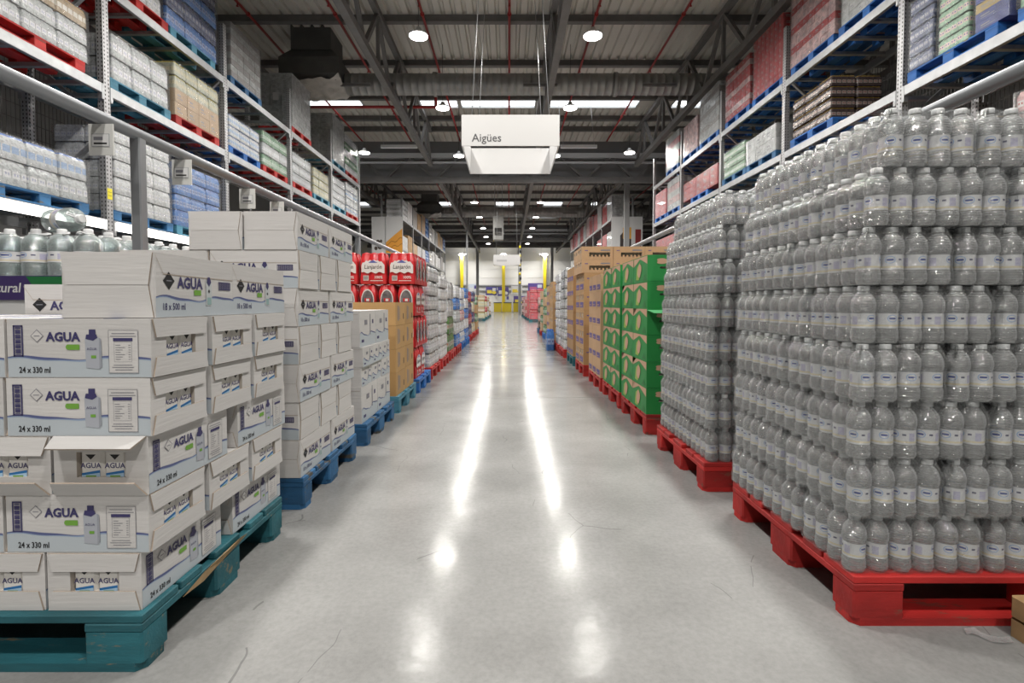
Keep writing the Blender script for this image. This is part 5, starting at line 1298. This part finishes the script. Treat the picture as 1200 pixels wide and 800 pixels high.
# display crates between the middle and top layers carry the banner
ct = thing('display_tray', 'long white display tray carrying the top layer of large bottles', 'tray', (JX + .02, JY - .02, .822))
part('tray_body', MB().box(-1.25, 0, .02, 1.78, 0, .262, trayw).mesh('tray_body'), ct)
bn = thing('banner', 'purple and green price banner below the top layer of large bottles', 'sign', (JX + .02, JY - .005, .945))
purple = mat('purple banner', (.055, .035, .13), .4); gban = mat('green banner', (.02, .16, .05), .4)
part('board', MB().box(-1.25, .0, -.012, 0, 0, .155, purple).mesh('board'), bn)
b = MB(); P = b.frame((0, -.012, 0), (1, 0, 0), (0, 0, 1), (0, -1, 0), .001)
b.poly([P(-.02, .005), P(-.02, .15), P(-.42, .15)] + [P(-.42 + .07 * math.sin(i / 6 * 1.5), .15 - .145 * i / 6) for i in range(1, 7)], gban)
b.text(P, '5', -.20, .03, .13, white, k=2, bold=.01); b.text(P, 'natural', -.455, .05, .085, white, 'RIGHT', k=2, bold=.015, shear=.15)
part('lettering', b.mesh('lettering'), bn)
jug(JX - .50, JY + .30, 1.495, R(70), 'clear five-litre bottle lying on top of the other large bottles', 1)
# ================================================================ odds and ends
tag(part('wood_scrap', (lambda rw: MB().cbox(0, .10, 0, .12, 0, .048, rw, .008).cbox(.02, .08, .02, .10, .046, .058, rw, .004).cbox(0, .10, 0, .12, .056, .11, rw, .008))(mat('raw pallet wood', (.42, .27, .13), .7, var=.3, scale=12)).mesh('wood_scrap'), None, (1.40, 1.29, 0), (0, 0, .05)), 'raw wood pallet corner on the floor beside the front red pallet', 'wood')
sm = MB(); N = 8; k = sm.add([(.10 * i / N, .03 * j / 3 + .01 * math.sin(i), .003 + .012 * abs(noise.noise((i * .7, j * .9, 3)))) for j in range(4) for i in range(N + 1)])
for j in range(3):
    for i in range(N): q = k + j * (N + 1) + i; sm.face((q, q + 1, q + N + 2, q + N + 1), film_mat('litter film', .7, rough=.25, diff=.25))
tag(part('plastic_scrap', sm.mesh('plastic_scrap', smooth=True), None, (1.27, 1.40, 0.001), (0, 0, -.5)), 'scrap of clear plastic film on the floor by the red pallet', 'litter')
st = MB(); st.poly([(.05 * math.cos(t) * (1 + .4 * math.sin(3 * t)), .022 * math.sin(t) * (1 + .3 * math.cos(2 * t)), .0012) for t in [2 * math.pi * i / 16 for i in range(16)]], mat('floor stain', (.16, .12, .08), .6))
struct('stain', st.mesh('stain'), (1.1, 1.19, 0), floor)
# far end: yellow posts, bins, posters, taped pole
yel = mat('yellow paint', (.72, .56, .02), .45)
for x, w in ((-5.1, 'carton side'), (-.55, 'middle'), (3.95, 'bottle side')):
    t = thing('yellow_post', 'tall yellow post at the white end wall, %s' % w, 'post', (x, 56.5, 0), 0, 'yellow posts at the end wall')
    part('shaft', MB().cbox(-.17, .17, -.1, .1, 0, 6.2, yel, .02).mesh('shaft'), t); part('base', MB().cbox(-.25, .25, -.2, .2, 0, .05, steel_dark, .02).mesh('base'), t)
    part('head_lamp', MB().lathe([(.3, 6.2), (.35, 6.3), (.2, 6.4)], lamp_glow, 14, cap=True).mesh('head_lamp'), t)
    l = bpy.data.objects.new('post_head_light', LIGHT); COL.objects.link(l); l.parent = t; l.location = (0, -.25, 6.15)
for i, x in enumerate((-1.15, -.1, .9)):
    t = thing('yellow_bin', 'yellow bin in the row at the end wall', 'bin', (x, 54.5, 0), 0, 'yellow bins')
    part('body', MB().cbox(-.4, .4, -.3, .3, .05, 1.0, yel, .06).mesh('body'), t); part('lid', MB().cbox(-.43, .43, -.33, .33, 1.0, 1.1, mat('dark bin lid', (.08, .08, .08), .5), .05).mesh('lid'), t)
cols = [mat('poster %d' % i, c, .5) for i, c in enumerate(((.55, .62, .75), (.09, .08, .32), (.8, .65, .08), (.7, .7, .72), (.10, .07, .28), (.45, .12, .25)))]
for i, (x, z, w, h, c, c2, wd) in enumerate(((-3.9, 2.1, 1.1, 1.0, 0, 3, 'pale blue'), (-1.9, 1.9, 1.2, .9, 1, 2, 'dark blue and yellow'), (-.6, 1.8, 1.2, 1.0, 1, 3, 'dark blue and white'), (.9, 2.0, 1.2, .9, 3, 2, 'white and yellow'), (3.0, 2.2, 1.7, 1.0, 4, 5, 'purple and red'), (-.3, .9, .8, 1.0, 3, 0, 'white'), (1.3, .8, 1.5, 1.0, 4, 2, 'purple and yellow'))):
    t = thing('wall_poster', '%s advertising board on the far end wall' % wd, 'sign', (x, 56.9, z))
    part('board', MB().box(-w / 2, w / 2, 0, .05, 0, h, cols[c]).mesh('board'), t)
    b = MB(); P = b.frame((-w / 2, 0, 0), (1, 0, 0), (0, 0, 1), (0, -1, 0), .01)
    b.rect(P, w * .1, w * .55, h * .2, h * .6, cols[c2]); b.rect(P, w * .6, w * .9, h * .5, h * .85, cols[(c2 + 1) % 6]); b.poly([P(w * .75 + .2 * w * math.cos(q), h * .3 + .2 * h * math.sin(q), 2) for q in [i_ * .7 for i_ in range(9)]], cols[c2])
    part('print', b.mesh('print'), t)
    part('bracket', MB().box(-.05, .05, .05, 1.06, h * .4, h * .5, steel).mesh('bracket'), t)
t = thing('taped_pole', 'thin pole with black and yellow warning tape beside the far sign', 'pole', (.95, 44.0, 0))
part('shaft', MB().tube([(0, 0, 0), (0, 0, 6.3)], .05, steel, 8).mesh('shaft'), t)
for k in range(9): part('tape_band', MB().lathe([(.09, 0), (.09, .22)], black if k % 2 else yel, 8, cap=True).mesh('tape_band'), t, (.06 * (k % 2), 0, 2.6 + .38 * k))
